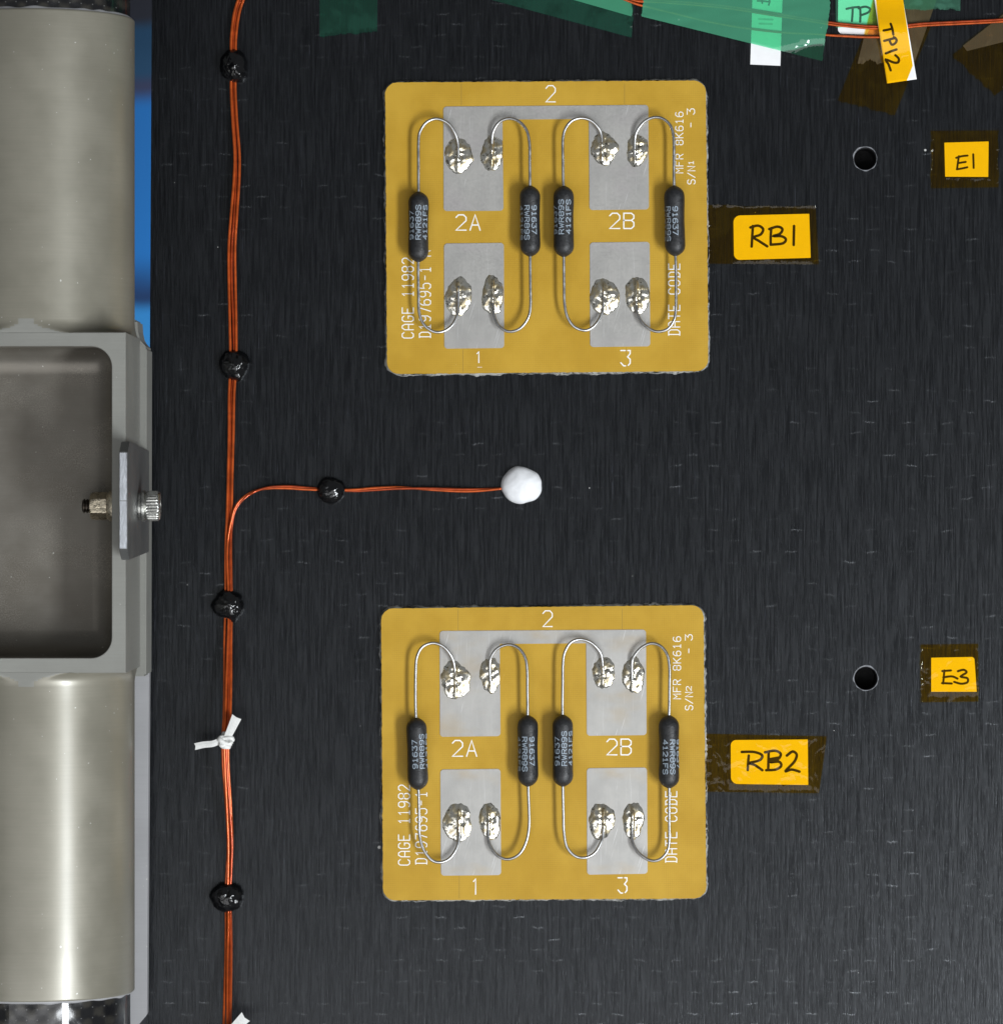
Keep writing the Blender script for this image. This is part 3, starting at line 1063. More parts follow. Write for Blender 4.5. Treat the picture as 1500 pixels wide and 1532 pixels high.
B2 = dict(
    oy=890, seed=2, label='lower ochre circuit board marked S/N2 beside the RB2 tag', padmat=('pad_warm', 'pad_warm'),
    outline=[(570, 910.5), (1052, 905.5), (1056.5, 1344.5), (573, 1347.5)],
    upad=[(657.5, 944), (966, 942), (967, 1100), (877.5, 1101), (876.5, 962.5), (747.5, 963.5), (748.5, 1101.5), (658, 1102.5)],
    pad1=[(658.5, 1151.5), (748.5, 1150.5), (749.5, 1309.5), (659.5, 1310.5)],
    pad3=[(877.5, 1149.5), (967.5, 1148.5), (968.5, 1307.5), (878, 1309)],
    hair=[(361, 60, 153), (1069, 60, 150), (366, 1213, 1312), (1075, 1210, 1240)],
    text=[('2', 727, 137, 40, 68, 0, 1.7, 1.9), ('2A', 337, 697, 104, 68, 0, 1.9, 1.6), ('2B', 1003, 691, 104, 68, 0, 1.9, 1.6),
          ('l', 420, 1293, 30, 66, 0, 1.8, 1), ('z', 1051, 1288, 38, 66, 0, 1.9, 1),
          ('CaGE 11982', 152, 1167, 345, 48, 90, 1.5, 2.1), ('D197695-1', 226, 1163, 312, 48, 90, 1.5, 2.1),
          ('DaTE CODE', 1304, 1155, 306, 48, 90, 1.5, 2.1), ('MFR 8K616', 1321, 449, 268, 32, 90, 1.25, 2.1),
          ('-', 1370, 254, 24, 28, 90, 1.25, 2), ('3', 1371, 196, 24, 30, 90, 1.25, 2), ('S/N', 1373, 497, 76, 32, 90, 1.25, 2.1),
          ('2', 1367, 414, 18, 22, 90, 1.1, 2)],
    solder=[(348, 365, 64, 78, 350, 284, -1), (502, 345, 48, 74, 500, 543, 1), (987, 340, 52, 70, 987, None, 0), (1118, 345, 50, 80, 1112, 1172, 1),
            (360, 985, 60, 80, 366, None, 0), (500, 980, 50, 86, 493, 546, 1), (983, 975, 54, 86, 990, None, 0), (1117, 980, 46, 83, 1113, None, 0)],
    res=[((180, 530), (189, 842), [(178, 500), (177, 420), (178, 330), (183, 270), (206, 226), (250, 208), (295, 222), (326, 256), (342, 292), (350, 350)],
          [(191, 870), (193, 960), (195, 1040), (212, 1100), (245, 1144), (282, 1155), (322, 1140), (351, 1102), (365, 1055), (368, 995)], 'up', 8, 4),
         ((661, 520), (663, 828), [(661, 480), (660, 400), (659, 325), (650, 270), (620, 229), (578, 215), (535, 229), (508, 260), (498, 296), (500, 375)],
          [(664, 860), (667, 930), (667, 1000), (655, 1066), (625, 1120), (576, 1142), (531, 1126), (502, 1088), (492, 1050), (493, 965)], 'down', -5, -4),
         ((812, 518), (813, 828), [(811, 480), (812, 390), (813, 300), (821, 248), (847, 206), (886, 192), (930, 204), (961, 231), (980, 266), (988, 345)],
          [(813, 860), (815, 940), (817, 1020), (830, 1088), (866, 1128), (910, 1135), (950, 1115), (976, 1072), (986, 1035), (990, 955)], 'up', 2, 4),
         ((1270, 520), (1271, 835), [(1272, 490), (1273, 400), (1273, 312), (1262, 256), (1231, 219), (1190, 210), (1150, 230), (1121, 264), (1111, 296), (1112, 375)],
          [(1272, 865), (1272, 960), (1272, 1060), (1262, 1110), (1230, 1143), (1190, 1147), (1146, 1121), (1121, 1086), (1112, 1050), (1113, 955)], 'down', 5, -7)],
)
build_board(B1)
build_board(B2)


# ------------------------------------------------------------------ tapes and tags
def sheet_geo(corners, zf, nu=24, nv=16, torn=(), amp=2.2, seed=0, jag=0.25):
    """film spanned between four photo corners (tl, tr, br, bl); torn = sides with ragged edge"""
    tl, tr, br, bl = [Vector(c) for c in corners]
    verts, faces = [], []
    for j in range(nv + 1):
        t = j / nv
        for i in range(nu + 1):
            s = i / nu
            p = tl.lerp(tr, s).lerp(bl.lerp(br, s), t)
            for side in torn:
                d, k = {'l': (s, t), 'r': (1 - s, t), 't': (t, s), 'b': (1 - t, s)}[side]
                if d < 1e-6:
                    w = noise.noise(Vector((k * 7 + seed, seed * 3.1, 0))) * amp * 1.3 + noise.noise(Vector((k * 36 + seed, seed, 4))) * amp
                    if side == 'l':
                        p = p + (tr - tl).normalized() * w
                    elif side == 'r':
                        p = p - (tr - tl).normalized() * w
                    elif side == 't':
                        p = p + (bl - tl).normalized() * w
                    else:
                        p = p - (bl - tl).normalized() * w
            zz = zf(p.x, p.y, s, t)
            for side in torn:
                d = {'l': s, 'r': 1 - s, 't': t, 'b': 1 - t}[side]
                k = t if side in 'lr' else s
                zz += max(0.0, 0.8 + 2.4 * noise.noise(Vector((k * 22, seed * 1.7, 8)))) * math.exp(-d / 0.022)
            verts.append(W(p.x, p.y, zz))
    for j in range(nv):
        for i in range(nu):
            a = j * (nu + 1) + i
            faces.append((a, a + 1, a + nu + 2, a + nu + 1))
    return verts, faces


def wrinkle(z0, amp, seed, f=0.05):
    return lambda x, y, s, t: max(0.35, z0 + amp * noise.noise(Vector((x * f, y * f, seed))))


def handwriting(strokes, scale, ox, oy, width, z, mat, parent):
    st = []
    for s in strokes:
        pts = [Vector((ox + x / scale, oy + y / scale)) for x, y in s]
        st.append([p.xy for p in catmull([p.to_3d() for p in pts], 5)])
    zf = z if callable(z) else (lambda x, y: z)
    v, f = ribbon_geo(st, width, lambda u, w, h: W(u, w, zf(u, w) + h), lift=0.04)
    return up_sheet(mk('handwriting', v, f, mat, parent, smooth=False))


def taped_tag(label, tape, paper, rad, strokes, scale, ox, oy, torn, seed, pen=4.0):
    ctr = sum((Vector(p) for p in tape), Vector((0, 0))) / 4
    c = W(ctr.x, ctr.y)
    root = empty('taped_tag', (c.x, c.y, 0), label, 'tag', 'amber taped tags on the black panel')
    v, f = prism_geo(rounded(Wp(paper, 0.9), rad, 5), 0.3, 0.95)
    pp = mk('paper', v, f, M['paper'], root, smooth=False)
    handwriting(strokes, scale, ox, oy, pen, 1.0, M['marker_ink'], pp)
    x0 = min(p[0] for p in paper)
    x1 = max(p[0] for p in paper)
    y0 = min(p[1] for p in paper)
    y1 = max(p[1] for p in paper)

    def zf(x, y, s, t):
        d = max(x0 - x, x - x1, y0 - y, y - y1, 0)
        return 1.55 - 1.0 * min(1, d / 7.0) + 0.28 * noise.noise(Vector((x * 0.08, y * 0.08, seed)))
    v, f = sheet_geo(tape, zf, 60, 40, torn, 1.5, seed)
    up_sheet(mk('tape', v, f, M['amber_film'], root))
    return root


def cr(pts, sc, ox, oy):
    return [(ox + x / sc, oy + y / sc) for x, y in pts]


k1 = 1500 / 460
taped_tag('amber taped tag handwritten RB1 beside the upper circuit board',
          cr([(60, 414), (586, 420), (602, 702), (58, 699)], k1, 1040, 180),
          cr([(185, 464), (555, 455), (562, 670), (188, 681)], k1, 1040, 180), [10, 0.5, 0.5, 9],
          [[(280, 515), (277, 565), (274, 615)], [(268, 522), (305, 513), (330, 530), (318, 556), (284, 570), (310, 588), (350, 614)],
           [(370, 525), (367, 565), (367, 606)], [(360, 530), (400, 518), (424, 530), (412, 553), (380, 564), (420, 565), (441, 580), (425, 600), (367, 606)],
           [(481, 515), (480, 560), (479, 607)]], k1, 1040, 180, ('l', 't'), 3)
taped_tag('amber taped tag handwritten E1 beside a drilled hole',
          cr([(1150, 50), (1478, 48), (1476, 326), (1151, 331)], k1, 1040, 180),
          cr([(1214, 108), (1430, 102), (1428, 275), (1218, 274)], k1, 1040, 180), 0.5,
          [[(1285, 174), (1280, 205), (1276, 238)], [(1272, 182), (1300, 174), (1327, 171)], [(1281, 208), (1318, 202)], [(1275, 238), (1300, 234), (1326, 228)],
           [(1355, 165), (1357, 231)]], k1, 1040, 180, ('l', 'r'), 5, 3.1)
taped_tag('amber taped tag handwritten RB2 beside the lower circuit board',
          cr([(53, 515), (641, 528), (602, 806), (48, 798)], k1, 1040, 940),
          cr([(172, 546), (548, 543), (550, 765), (173, 760)], k1, 1040, 940), [8, 0.5, 0.5, 10],
          [[(260, 622), (257, 655), (255, 692)], [(226, 604), (285, 604), (325, 620), (312, 645), (262, 658), (290, 668), (326, 693)],
           [(357, 608), (356, 650), (355, 692)], [(340, 606), (388, 598), (416, 614), (402, 640), (366, 654), (408, 652), (418, 672), (392, 690), (345, 693)],
           [(360, 640), (405, 632)], [(362, 648), (398, 644)],
           [(446, 622), (474, 602), (494, 618), (482, 652), (440, 697), (470, 690), (507, 700)]], k1, 1040, 940, ('l',), 8)
taped_tag('amber taped tag handwritten E3 beside a drilled hole',
          cr([(1099, 80), (1379, 76), (1380, 358), (1100, 362)], k1, 1040, 940),
          cr([(1150, 144), (1360, 140), (1372, 310), (1150, 310)], k1, 1040, 940), [0.5, 4, 0.5, 0.5],
          [[(1214, 206), (1211, 240), (1208, 270)], [(1204, 209), (1246, 206)], [(1209, 240), (1250, 235), (1278, 246)], [(1203, 268), (1250, 270)],
           [(1280, 210), (1308, 203), (1322, 216), (1294, 236), (1326, 244), (1326, 264), (1296, 271), (1262, 262)]], k1, 1040, 940, ('l', 'r'), 11, 3.3)


def film(name, label, cat, corners, mat, z, amp, torn, seed, group=None, nu=40, nv=24, tamp=2.2):
    v, f = sheet_geo(corners, wrinkle(z, amp, seed) if not callable(z) else z, nu, nv, torn, tamp, seed)
    o = up_sheet(mk(name, v, f, M[mat], None))
    return tag(o, label, cat, group)


GT = 'green tapes along the top of the panel'
film('green_tape', 'short dark green tape patch stuck flat on the black panel by itself', 'tape',
     [(478, -60), (565, -60), (564, 47), (478, 54)], 'green_film_stuck', 0.9, 0.25, ('b',), 1, GT, tamp=3)
film('green_tape', 'long slanted green tape ending torn where an orange wire emerges', 'tape',
     [(560, -120), (952, -62), (945, 56), (560, -48)], 'green_film_stuck', 1.0, 0.3, ('r',), 2, GT)
film('green_tape', 'bright green tape layered on top of the long slanted green tape', 'tape',
     [(810, -70), (952, -62), (944, 24), (846, -4)], 'green_film', 4.0, 0.5, ('r',), 3, GT)


def wire_ridge(x, y, s, t):
    # film riding over the two wires, pressed down along its lower edge
    corner = min(1, max(0, (y - 52 - 0.25 * (1235 - x) + 5 * noise.noise(Vector((x * 0.05, 3, 1)))) / 12))
    return 5.6 - 4.6 * corner + (1.3 - 1.2 * corner) * noise.noise(Vector((x * 0.022 + y * 0.03, y * 0.06, 9.1)))


film('green_tape', 'wide green tape holding two orange wires over a white paper strip', 'tape',
     [(968, -60), (1250, -55), (1230, 91), (959, 24)], 'green_film', wire_ridge, 0, ('l', 'r'), 4, GT, 70, 50)

# the white strip under the wide green tape
root = empty('paper_strip', tuple(W(1146, 40)), 'white paper strip poking out below the wide green tape', 'paper strip')
v, f = prism_geo(Wp([(1127, -60), (1172, -60), (1167, 98), (1122, 96)], 0.9), 0.3, 0.95)
pp = mk('paper', v, f, M['paper'], root, smooth=False)
handwriting([[(582, 2), (605, 3), (628, 6)], [(626, -12), (627, 5), (624, 18)], [(598, -10), (600, 10)]], 2.5, 900, 0, 2.6, 1.05, M['marker_ink'], pp)
handwriting([[(588, 70), (638, 72)], [(590, 87), (636, 89)]], 2.5, 900, 0, 3.0, 1.05, M['marker_faint'], pp)

# TP tag below pale green film
root = empty('taped_tag', tuple(W(1280, 10)), 'white tag handwritten TP under pale green film by the wires', 'tag')
v, f = prism_geo(rounded(Wp([(1254, -50), (1312, -50), (1318, 52), (1253, 50)], 0.9), [1, 1, 1, 7], 5), 0.3, 0.95)
pp = mk('paper', v, f, M['paper'], root, smooth=False)
handwriting([[(915, 32), (938, 27), (962, 25)], [(938, 28), (937, 55), (935, 78)], [(966, 28), (967, 55), (966, 80)],
             [(960, 30), (985, 24), (1003, 32), (995, 46), (968, 56)]], 2.5, 900, 0, 3.3, 1.05, M['marker_ink'], pp)
v, f = sheet_geo([(1249, -60), (1318, -60), (1314, 38), (1250, 41)], wrinkle(2.0, 0.25, 21), 24, 24, (), 1, 21)
up_sheet(mk('tape', v, f, M['green_film_pale'], root))

# amber film under the TP12 flag, with a lifted milky upper part
film('amber_tape', 'ragged slanted amber tape stuck beneath the TP12 flag', 'tape',
     [(1296, 42), (1392, 40), (1338, 172), (1253, 150)], 'amber_film', 0.9, 0.3, ('b',), 31, nu=40, nv=40, tamp=2.6)
film('amber_tape', 'milky lifted amber film folded behind the TP12 flag', 'tape',
     [(1318, -50), (1418, -50), (1368, 92), (1283, 92)], 'amber_film_lifted', 2.6, 0.7, ('b',), 33, nu=40, nv=40, tamp=5)
film('green_tape', 'small torn green tape scrap overlapping the milky amber film', 'tape',
     [(1352, -50), (1437, -50), (1436, 15), (1352, 13)], 'green_film_pale', 4.2, 0.5, ('b',), 35, GT, tamp=2)
film('amber_tape', 'amber tape corner over the end of the copper wire run', 'tape',
     [(1424, 82), (1560, -24), (1600, 60), (1488, 142)], 'amber_film', 1.0, 0.3, ('l',), 37, nu=40, nv=30, tamp=3)
film('amber_tape', 'milky lifted amber film covering part of an amber tape corner', 'tape',
     [(1440, 68), (1560, -26), (1590, 40), (1446, 76)], 'amber_film_lifted', 3.4, 0.5, (), 39, nu=30, nv=20)

# wires across the top
def wire(name, pts, r, mat, label, group, twist=None):
    v, f = tube_geo(catmull(pts, 6), r, 10)
    o = mk(name, v, f, M[mat], None)
    return tag(o, label, 'wire', group)


P1 = [(900, -14, 3.5), (935, -4, 4), (955, 1.5, 5), (975, 2.5, 2.0), (1000, 4, 1.9), (1080, 11, 1.9), (1160, 23, 1.9), (1225, 33.5, 2.0), (1244, 36.5, 4), (1260, 38.5, 6), (1300, 42, 7), (1340, 42, 7),
      (1380, 38, 7), (1430, 35.5, 7), (1480, 33, 7), (1560, 28, 7)]
wire('copper_wire', [W(*p) for p in P1], 1.7, 'wire_enamel',
     'thin orange wire crossing under the TP12 flag, longer of the strand pair', None)
wire('copper_wire', [W(x, y - 3.3, z + 0.2) for x, y, z in P1], 1.7, 'wire_enamel_dark',
     'thin orange wire lying against the longer strand crossing under TP12', None)
wire('copper_wire', [W(930, -3, 5), (W(953, 6, 5)), W(975, 11.5, 2.0), W(1010, 20, 1.9), W(1060, 32, 1.9), W(1110, 41, 1.9), W(1170, 48, 1.9), W(1220, 50.5, 2.0), W(1244, 52.5, 4.2), W(1262, 53.5, 6), W(1290, 55, 7), W(1330, 55, 6), W(1360, 54, 4)],
     1.9, 'wire_enamel', 'orange wire ending behind the TP12 flag below the crossing pair', None)

# TP12 flag: a white paper folded over the wires with amber film on most of it
fl_c = W(1338, 60)
root = empty('taped_tag', (fl_c.x, fl_c.y, 0), 'amber filmed flag tag handwritten TP12 wrapped over the orange wires', 'tag')


def flagz(x, y):
    return 2.2 + 9.6 * math.exp(-((y - 42) / 26) ** 2) + (1.4 if y < 90 else 1.4)


def grid_sheet(corners, zf, nu, nv, thick):
    v, f = sheet_geo(corners, lambda x, y, s, t: zf(x, y), nu, nv)
    n = len(v)
    v2 = [p - Vector((0, 0, thick)) for p in v]
    f2 = [tuple(i + n for i in reversed(q)) for q in f]
    rim = []
    w = nu + 1
    border = [i for i in range(w)] + [j * w + nu for j in range(1, nv + 1)] + [nv * w + i for i in range(nu - 1, -1, -1)] + [j * w for j in range(nv - 1, 0, -1)]
    for a, b in zip(border, border[1:] + border[:1]):
        rim.append((a, b, b + n, a + n))
    return v + v2, f + f2 + rim


v, f = grid_sheet([(1300, -50), (1342, -50), (1371, 118), (1326.5, 124.5)], flagz, 16, 50, 0.6)
pp = mk('paper', v, f, M['paper'], root)
handwriting([[(1054, 113), (1070, 110), (1086, 106)], [(1080, 88), (1086, 105), (1090, 128)], [(1056, 152), (1078, 146), (1098, 141)],
             [(1092, 138), (1102, 148), (1098, 160), (1084, 166), (1076, 150)], [(1062, 199), (1082, 191), (1102, 184)],
             [(1098, 206), (1110, 218), (1108, 232), (1092, 233), (1062, 222), (1072, 240), (1080, 262)]], 2.5, 900, 0, 3.6,
            lambda x, y: flagz(x, y) + 0.25, M['marker_ink'], pp)
v, f = sheet_geo([(1306, -50), (1343.5, -50), (1365, 98), (1318, 88)], lambda x, y, s, t: flagz(x, y) + 0.75, 16, 50)
v2, f2 = sheet_geo([(1318, 88), (1365, 98), (1355.5, 122), (1325.8, 126.2)], lambda x, y, s, t: flagz(x, y) + 0.75, 16, 12)
# weld the two runs of film along their shared edge
off = len(v)
base_row = [50 * 17 + i for i in range(17)]
mp = {i: base_row[i] for i in range(17)}
allv = list(v)
idx = {}
for i, p in enumerate(v2):
    if i in mp:
        idx[i] = mp[i]
    else:
        idx[i] = len(allv)
        allv.append(p)
allf = list(f) + [tuple(idx[i] for i in q) for q in f2]
up_sheet(mk('tape', allv, allf, M['amber_film'], root))

# ------------------------------------------------------------------ the vertical wire run
RUN = [(372, -40), (362, -8), (353, 20), (348.5, 60), (350, 98), (349, 130), (351, 180), (354, 230), (353.5, 270), (350.5, 320), (347, 370), (346.5, 420), (348, 480),
       (349, 545), (346, 590), (345, 650), (344.5, 700), (343.5, 760), (341, 820), (342, 906), (341, 960), (340, 1020), (339, 1070), (337, 1110), (338, 1150),
       (341, 1200), (343.5, 1260), (342.5, 1300), (341, 1343), (342, 1380), (341, 1440), (340, 1535), (340, 1600)]


def run_z(y):
    z = 8.0
    z += 34 * math.exp(-((y - 1110) / 110) ** 2)
    z += 34 * math.exp(-((y - 1560) / 95) ** 2)
    z += 7 * math.exp(-((y - 300) / 90) ** 2)
    return z


def run_x(y):
    for (x0, y0), (x1, y1) in zip(RUN, RUN[1:]):
        if y0 <= y <= y1:
            return x0 + (x1 - x0) * (y - y0) / (y1 - y0)
    return RUN[-1][0]


def strand(off, dz, y0, seed, spread=1.0):
    pts = []
    for x, y in RUN:
        if y < y0:
            continue
        o = off * spread + 0.9 * math.sin(y * 0.011 + seed) + 0.5 * math.sin(y * 0.031 + seed * 2.3)
        pts.append(W(x + o, y, run_z(y) + dz + 0.6 * math.sin(y * 0.017 + seed)))
    return pts


WG = 'wires of the vertical bundle'
WL = ['orange copper wire on the bundle side toward the strut joint', 'darker orange copper wire sunk in the middle of the vertical bundle',
      'orange copper wire on the bundle side toward the circuit boards']
for wl, (off, dz, sd, mt) in zip(WL, ((-3.9, 0.0, 0.3, 'wire_enamel'), (0.2, -1.6, 1.9, 'wire_enamel_dark'), (4.2, 0.6, 3.0, 'wire_enamel'))):
    wire('copper_wire', strand(off, dz, -50, sd), 2.15, mt, wl, WG)
BR = [(750, 731), (720, 733), (690, 733.5), (650, 732), (620, 730.5), (590, 730), (560, 731.5), (530, 733.5), (495, 733), (460, 731), (432, 729), (405, 729.5), (385, 733.5), (367, 742.5), (354, 756), (347, 775)]
for i, (off, dz, mt) in enumerate(((-1.2, 3.4, 'wire_enamel'), (2.6, 3.2, 'wire_enamel_dark'))):
    pts = []
    for k, (x, y) in enumerate(BR):
        z = 6 + (3 if 400 < x < 460 or 560 < x < 720 else 0) + (6 if x < 380 else 0)
        a = k * 0.8 + i * math.pi
        wob = 1.5 if x > 380 else 0.8
        pts.append(W(x + (i * 1.5 if x < 380 else 0), y + wob * math.sin(a), z + wob * 0.8 * math.cos(a)))
    tail = strand(off, dz, 815, 4.4 + i)
    o = wire('copper_wire', pts + tail, 1.95, mt, ('bright', 'darker')[i] + ' orange wire of the twisted pair branching to the white blob', 'wires branching to the white blob')


# ------------------------------------------------------------------ blobs of adhesive
def blob(name, label, cat, cx, cy, rx, ry, h, mat, seed, group=None, rough=0.10, lump=2.0, tail=None):
    sh = Vector((seed * 7.3, seed * 3.1, seed * 1.7))
    nr, na = 26, 64
    rows = []
    for i in range(nr + 1):
        q = i / nr
        row = []
        th = q * math.pi * 0.56
        for k in range(na):
            a = 2 * math.pi * k / na
            lob = 1 + rough * 1.4 * noise.noise(Vector((math.cos(a), math.sin(a), 0)) * 1.0 + sh) + rough * 0.8 * noise.noise(Vector((math.cos(a), math.sin(a), 2)) * 3.2 + sh)
            if tail:
                lob += tail[1] * math.exp(-((math.atan2(math.sin(a - tail[0]), math.cos(a - tail[0]))) / 0.28) ** 2)
            rr = math.sin(th) * lob
            x, y = rx * rr * math.cos(a), ry * rr * math.sin(a)
            z = h * max(0.0, (math.cos(th) + 0.19) / 1.19)
            nn = noise.noise(Vector((x * 0.11, y * 0.11, 0)) + sh) * lump + noise.noise(Vector((x * 0.3, y * 0.3, 4)) + sh) * lump * 0.45
            z += nn * min(1, (1 - q) * 4)
            row.append(W(cx + x, cy + y, max(z, 0.1)))
        rows.append(row)
    verts = [rows[0][0]]
    for r_ in rows[1:]:
        verts += r_
    faces = [(0, 1 + k, 1 + (k + 1) % na) for k in range(na)]
    for i in range(nr - 1):
        for k in range(na):
            k2 = (k + 1) % na
            faces.append((1 + i * na + k, 1 + (i + 1) * na + k, 1 + (i + 1) * na + k2, 1 + i * na + k2))
    o = mk(name, verts, faces, M[mat], None)
    return tag(o, label, cat, group)


BG = 'black adhesive blobs over the wires'
blob('adhesive_blob', 'black glossy blob on the wire bundle, level with upper socket top', 'adhesive blob', 350, 98, 21.5, 26, 26, 'black_adhesive', 1, BG, 0.10, 2.4, (0.95, 0.10))
blob('adhesive_blob', 'black glossy blob on the wire bundle, level with the pocket top edge', 'adhesive blob', 349.5, 545, 23, 22.5, 24, 'black_adhesive', 2, BG, 0.10, 2.2, (1.2, 0.18))
blob('adhesive_blob', 'black blob on the sideways branch wire halfway to the white blob', 'adhesive blob', 495, 734, 22, 21, 22, 'black_adhesive', 3, BG, 0.08, 1.6, None)
blob('adhesive_blob', 'black wet blob on the wire bundle, first below the branch', 'adhesive blob', 341, 905, 25.5, 22.5, 27, 'black_adhesive', 4, BG, 0.12, 2.2, (1.35, 0.22))
blob('adhesive_blob', 'black wet blob on the wire bundle below the white knot', 'adhesive blob', 339.5, 1343, 25.5, 23.5, 26, 'black_adhesive', 5, BG, 0.09, 2.2, None)
blob('adhesive_blob', 'smooth white blob capping the end of the branch wire', 'adhesive blob', 780, 726, 31, 27, 21, 'white_adhesive', 6, None, 0.055, 0.45, None)


# ------------------------------------------------------------------ lacing ties
def ribbon3(pts, widths, thick, tilt=0.0, notch=3.0):
    """woven tape: flat band along photo points (x, y, z)"""
    P = catmull([Vector(p) for p in pts], 5)
    n = len(P)
    v, f = [], []
    for i, p in enumerate(P):
        t = (P[min(i + 1, n - 1)] - P[max(i - 1, 0)])
        t.z = 0
        t.normalize()
        nn = Vector((-t.y, t.x, tilt)).normalized()
        w = widths[0] + (widths[1] - widths[0]) * i / (n - 1)
        for q, zz in ((-1, 0), (0, 0.5), (1, 0), (1, -thick), (0, 0.5 - thick), (-1, -thick)):
            pt = p + nn * (w / 2 * q)
            if i == n - 1:
                pt = pt - t * (notch if q == 0 else (0 if q == -1 else notch * 0.3))
            v.append(W(pt.x, pt.y, pt.z + zz))
    m = 6
    for i in range(n - 1):
        for k in range(m):
            k2 = (k + 1) % m
            f.append((i * m + k, i * m + k2, (i + 1) * m + k2, (i + 1) * m + k))
    f.append(tuple(range(m)))
    f.append(tuple((n - 1) * m + k for k in range(m)))
    return v, f


def tie(label, cx, cy, tails, seed):
    zc = run_z(cy)
    c = W(cx, cy, 0)
    root = empty('lacing_tie', (c.x, c.y, zc - 6), label, 'lacing tie', 'white lacing ties on the wire bundle')
    # loop pulled round the wires
    prof = [(-12.5, 6.2), (-11, 7.4), (-6, 8.0), (-2, 7.6), (3, 8.0), (9, 7.7), (12, 7.2), (13.2, 6.0)]
    cc = W(cx + 1.5, cy, zc + 0.3)

    def rm(s, r, a):
        return r + 0.6 * noise.noise(Vector((s * 0.3, math.cos(a) * 2 + seed, math.sin(a) * 2)))
    v, f = lathe_geo(cc, (0.06, 1, 0), prof, 28, rm)
    mk('loop', v, f, M['lacing_tape'], root)
    # overhand knot on top: three interlocked turns of tape
    kn = W(cx, cy, zc + 9.5)
    vs, fs = [], []
    for (a0, rr, dz, ph) in ((0.2, 7.0, 0.0, 0.0), (-0.5, 6.0, 2.0, 1.5), (0.9, 6.2, 1.0, 3.0)):
        pts = []
        for k in range(22):
            t = 2 * math.pi * k / 21
            x = rr * 1.55 * math.cos(t)
            y = rr * 0.62 * math.sin(t)
            X = x * math.cos(a0) - y * math.sin(a0)
            Y = x * math.sin(a0) + y * math.cos(a0)
            pts.append(kn + Vector((X, Y * 0.9, dz + 2.2 * math.sin(t * 1.5 + ph))))
        a, b = tube_geo(pts, lambda t: 3.4 + 0.5 * math.sin(t * 20 + ph), 10, len(vs))
        vs += a
        fs += b
    mk('knot', vs, fs, M['lacing_tape'], root)
    for pts, w in tails:
        v, f = ribbon3([(x, y, zc + z) for x, y, z in pts], w, 1.2)
        mk('tail', v, f, M['lacing_tape'], root, smooth=False)
    return root


tie('white lacing tie knotted round the wires, two flat tails fully visible', 337, 1108,
    [([(340, 1104, 12), (345, 1093, 14), (350, 1082, 15), (354.5, 1072, 17)], (10.5, 15.5)),
     ([(328, 1109, 11), (318, 1113, 11), (304, 1114.5, 9), (290.5, 1117.5, 8)], (9, 10))], 1)
tie('white lacing tie on the wires with one cut tail rising by the frame edge', 339, 1552,
    [([(344, 1544, 12), (354, 1535, 14), (368, 1521, 15)], (12, 18)),
     ([(332, 1554, 11), (318, 1560, 10), (302, 1566, 8)], (9, 10))], 2)

# ------------------------------------------------------------------ strut joint at the left
ZF = 370.0                                  # front plane of the block
AX = (39 - CX) * (D - ZF) / D               # tube axis X
XS = -529.0                                 # right side of the block
RT = XS - AX                                # tube radius
ZA = ZF - RT                                # tube axis height


def YF(py, z=ZF):
    return (CY - py) * (D - z) / D


joint = empty('strut_joint', (AX, 0, 0), 'grey coated metal strut joint with open pocket beside the black panel', 'strut joint')

# block with a milled pocket: frame front, rounded opening, walls, filleted floor
y_top, y_bot = YF(497), YF(1007)
x_l, x_r = 2 * AX - XS, XS
px_r, px_l = (168 - CX) * (D - ZF) / D, 0
px_l = 2 * AX - px_r
py_t, py_b = YF(517), YF(985.5)


def rr_loop(x0, x1, y0, y1, r, n=10):
    pts = []
    for cx_, cy_, a0 in ((x1 - r, y1 - r, 0), (x0 + r, y1 - r, 90), (x0 + r, y0 + r, 180), (x1 - r, y0 + r, 270)):
        for k in range(n + 1):
            a = R(a0 + 90 * k / n)
            pts.append((cx_ + r * math.cos(a), cy_ + r * math.sin(a)))
    return pts


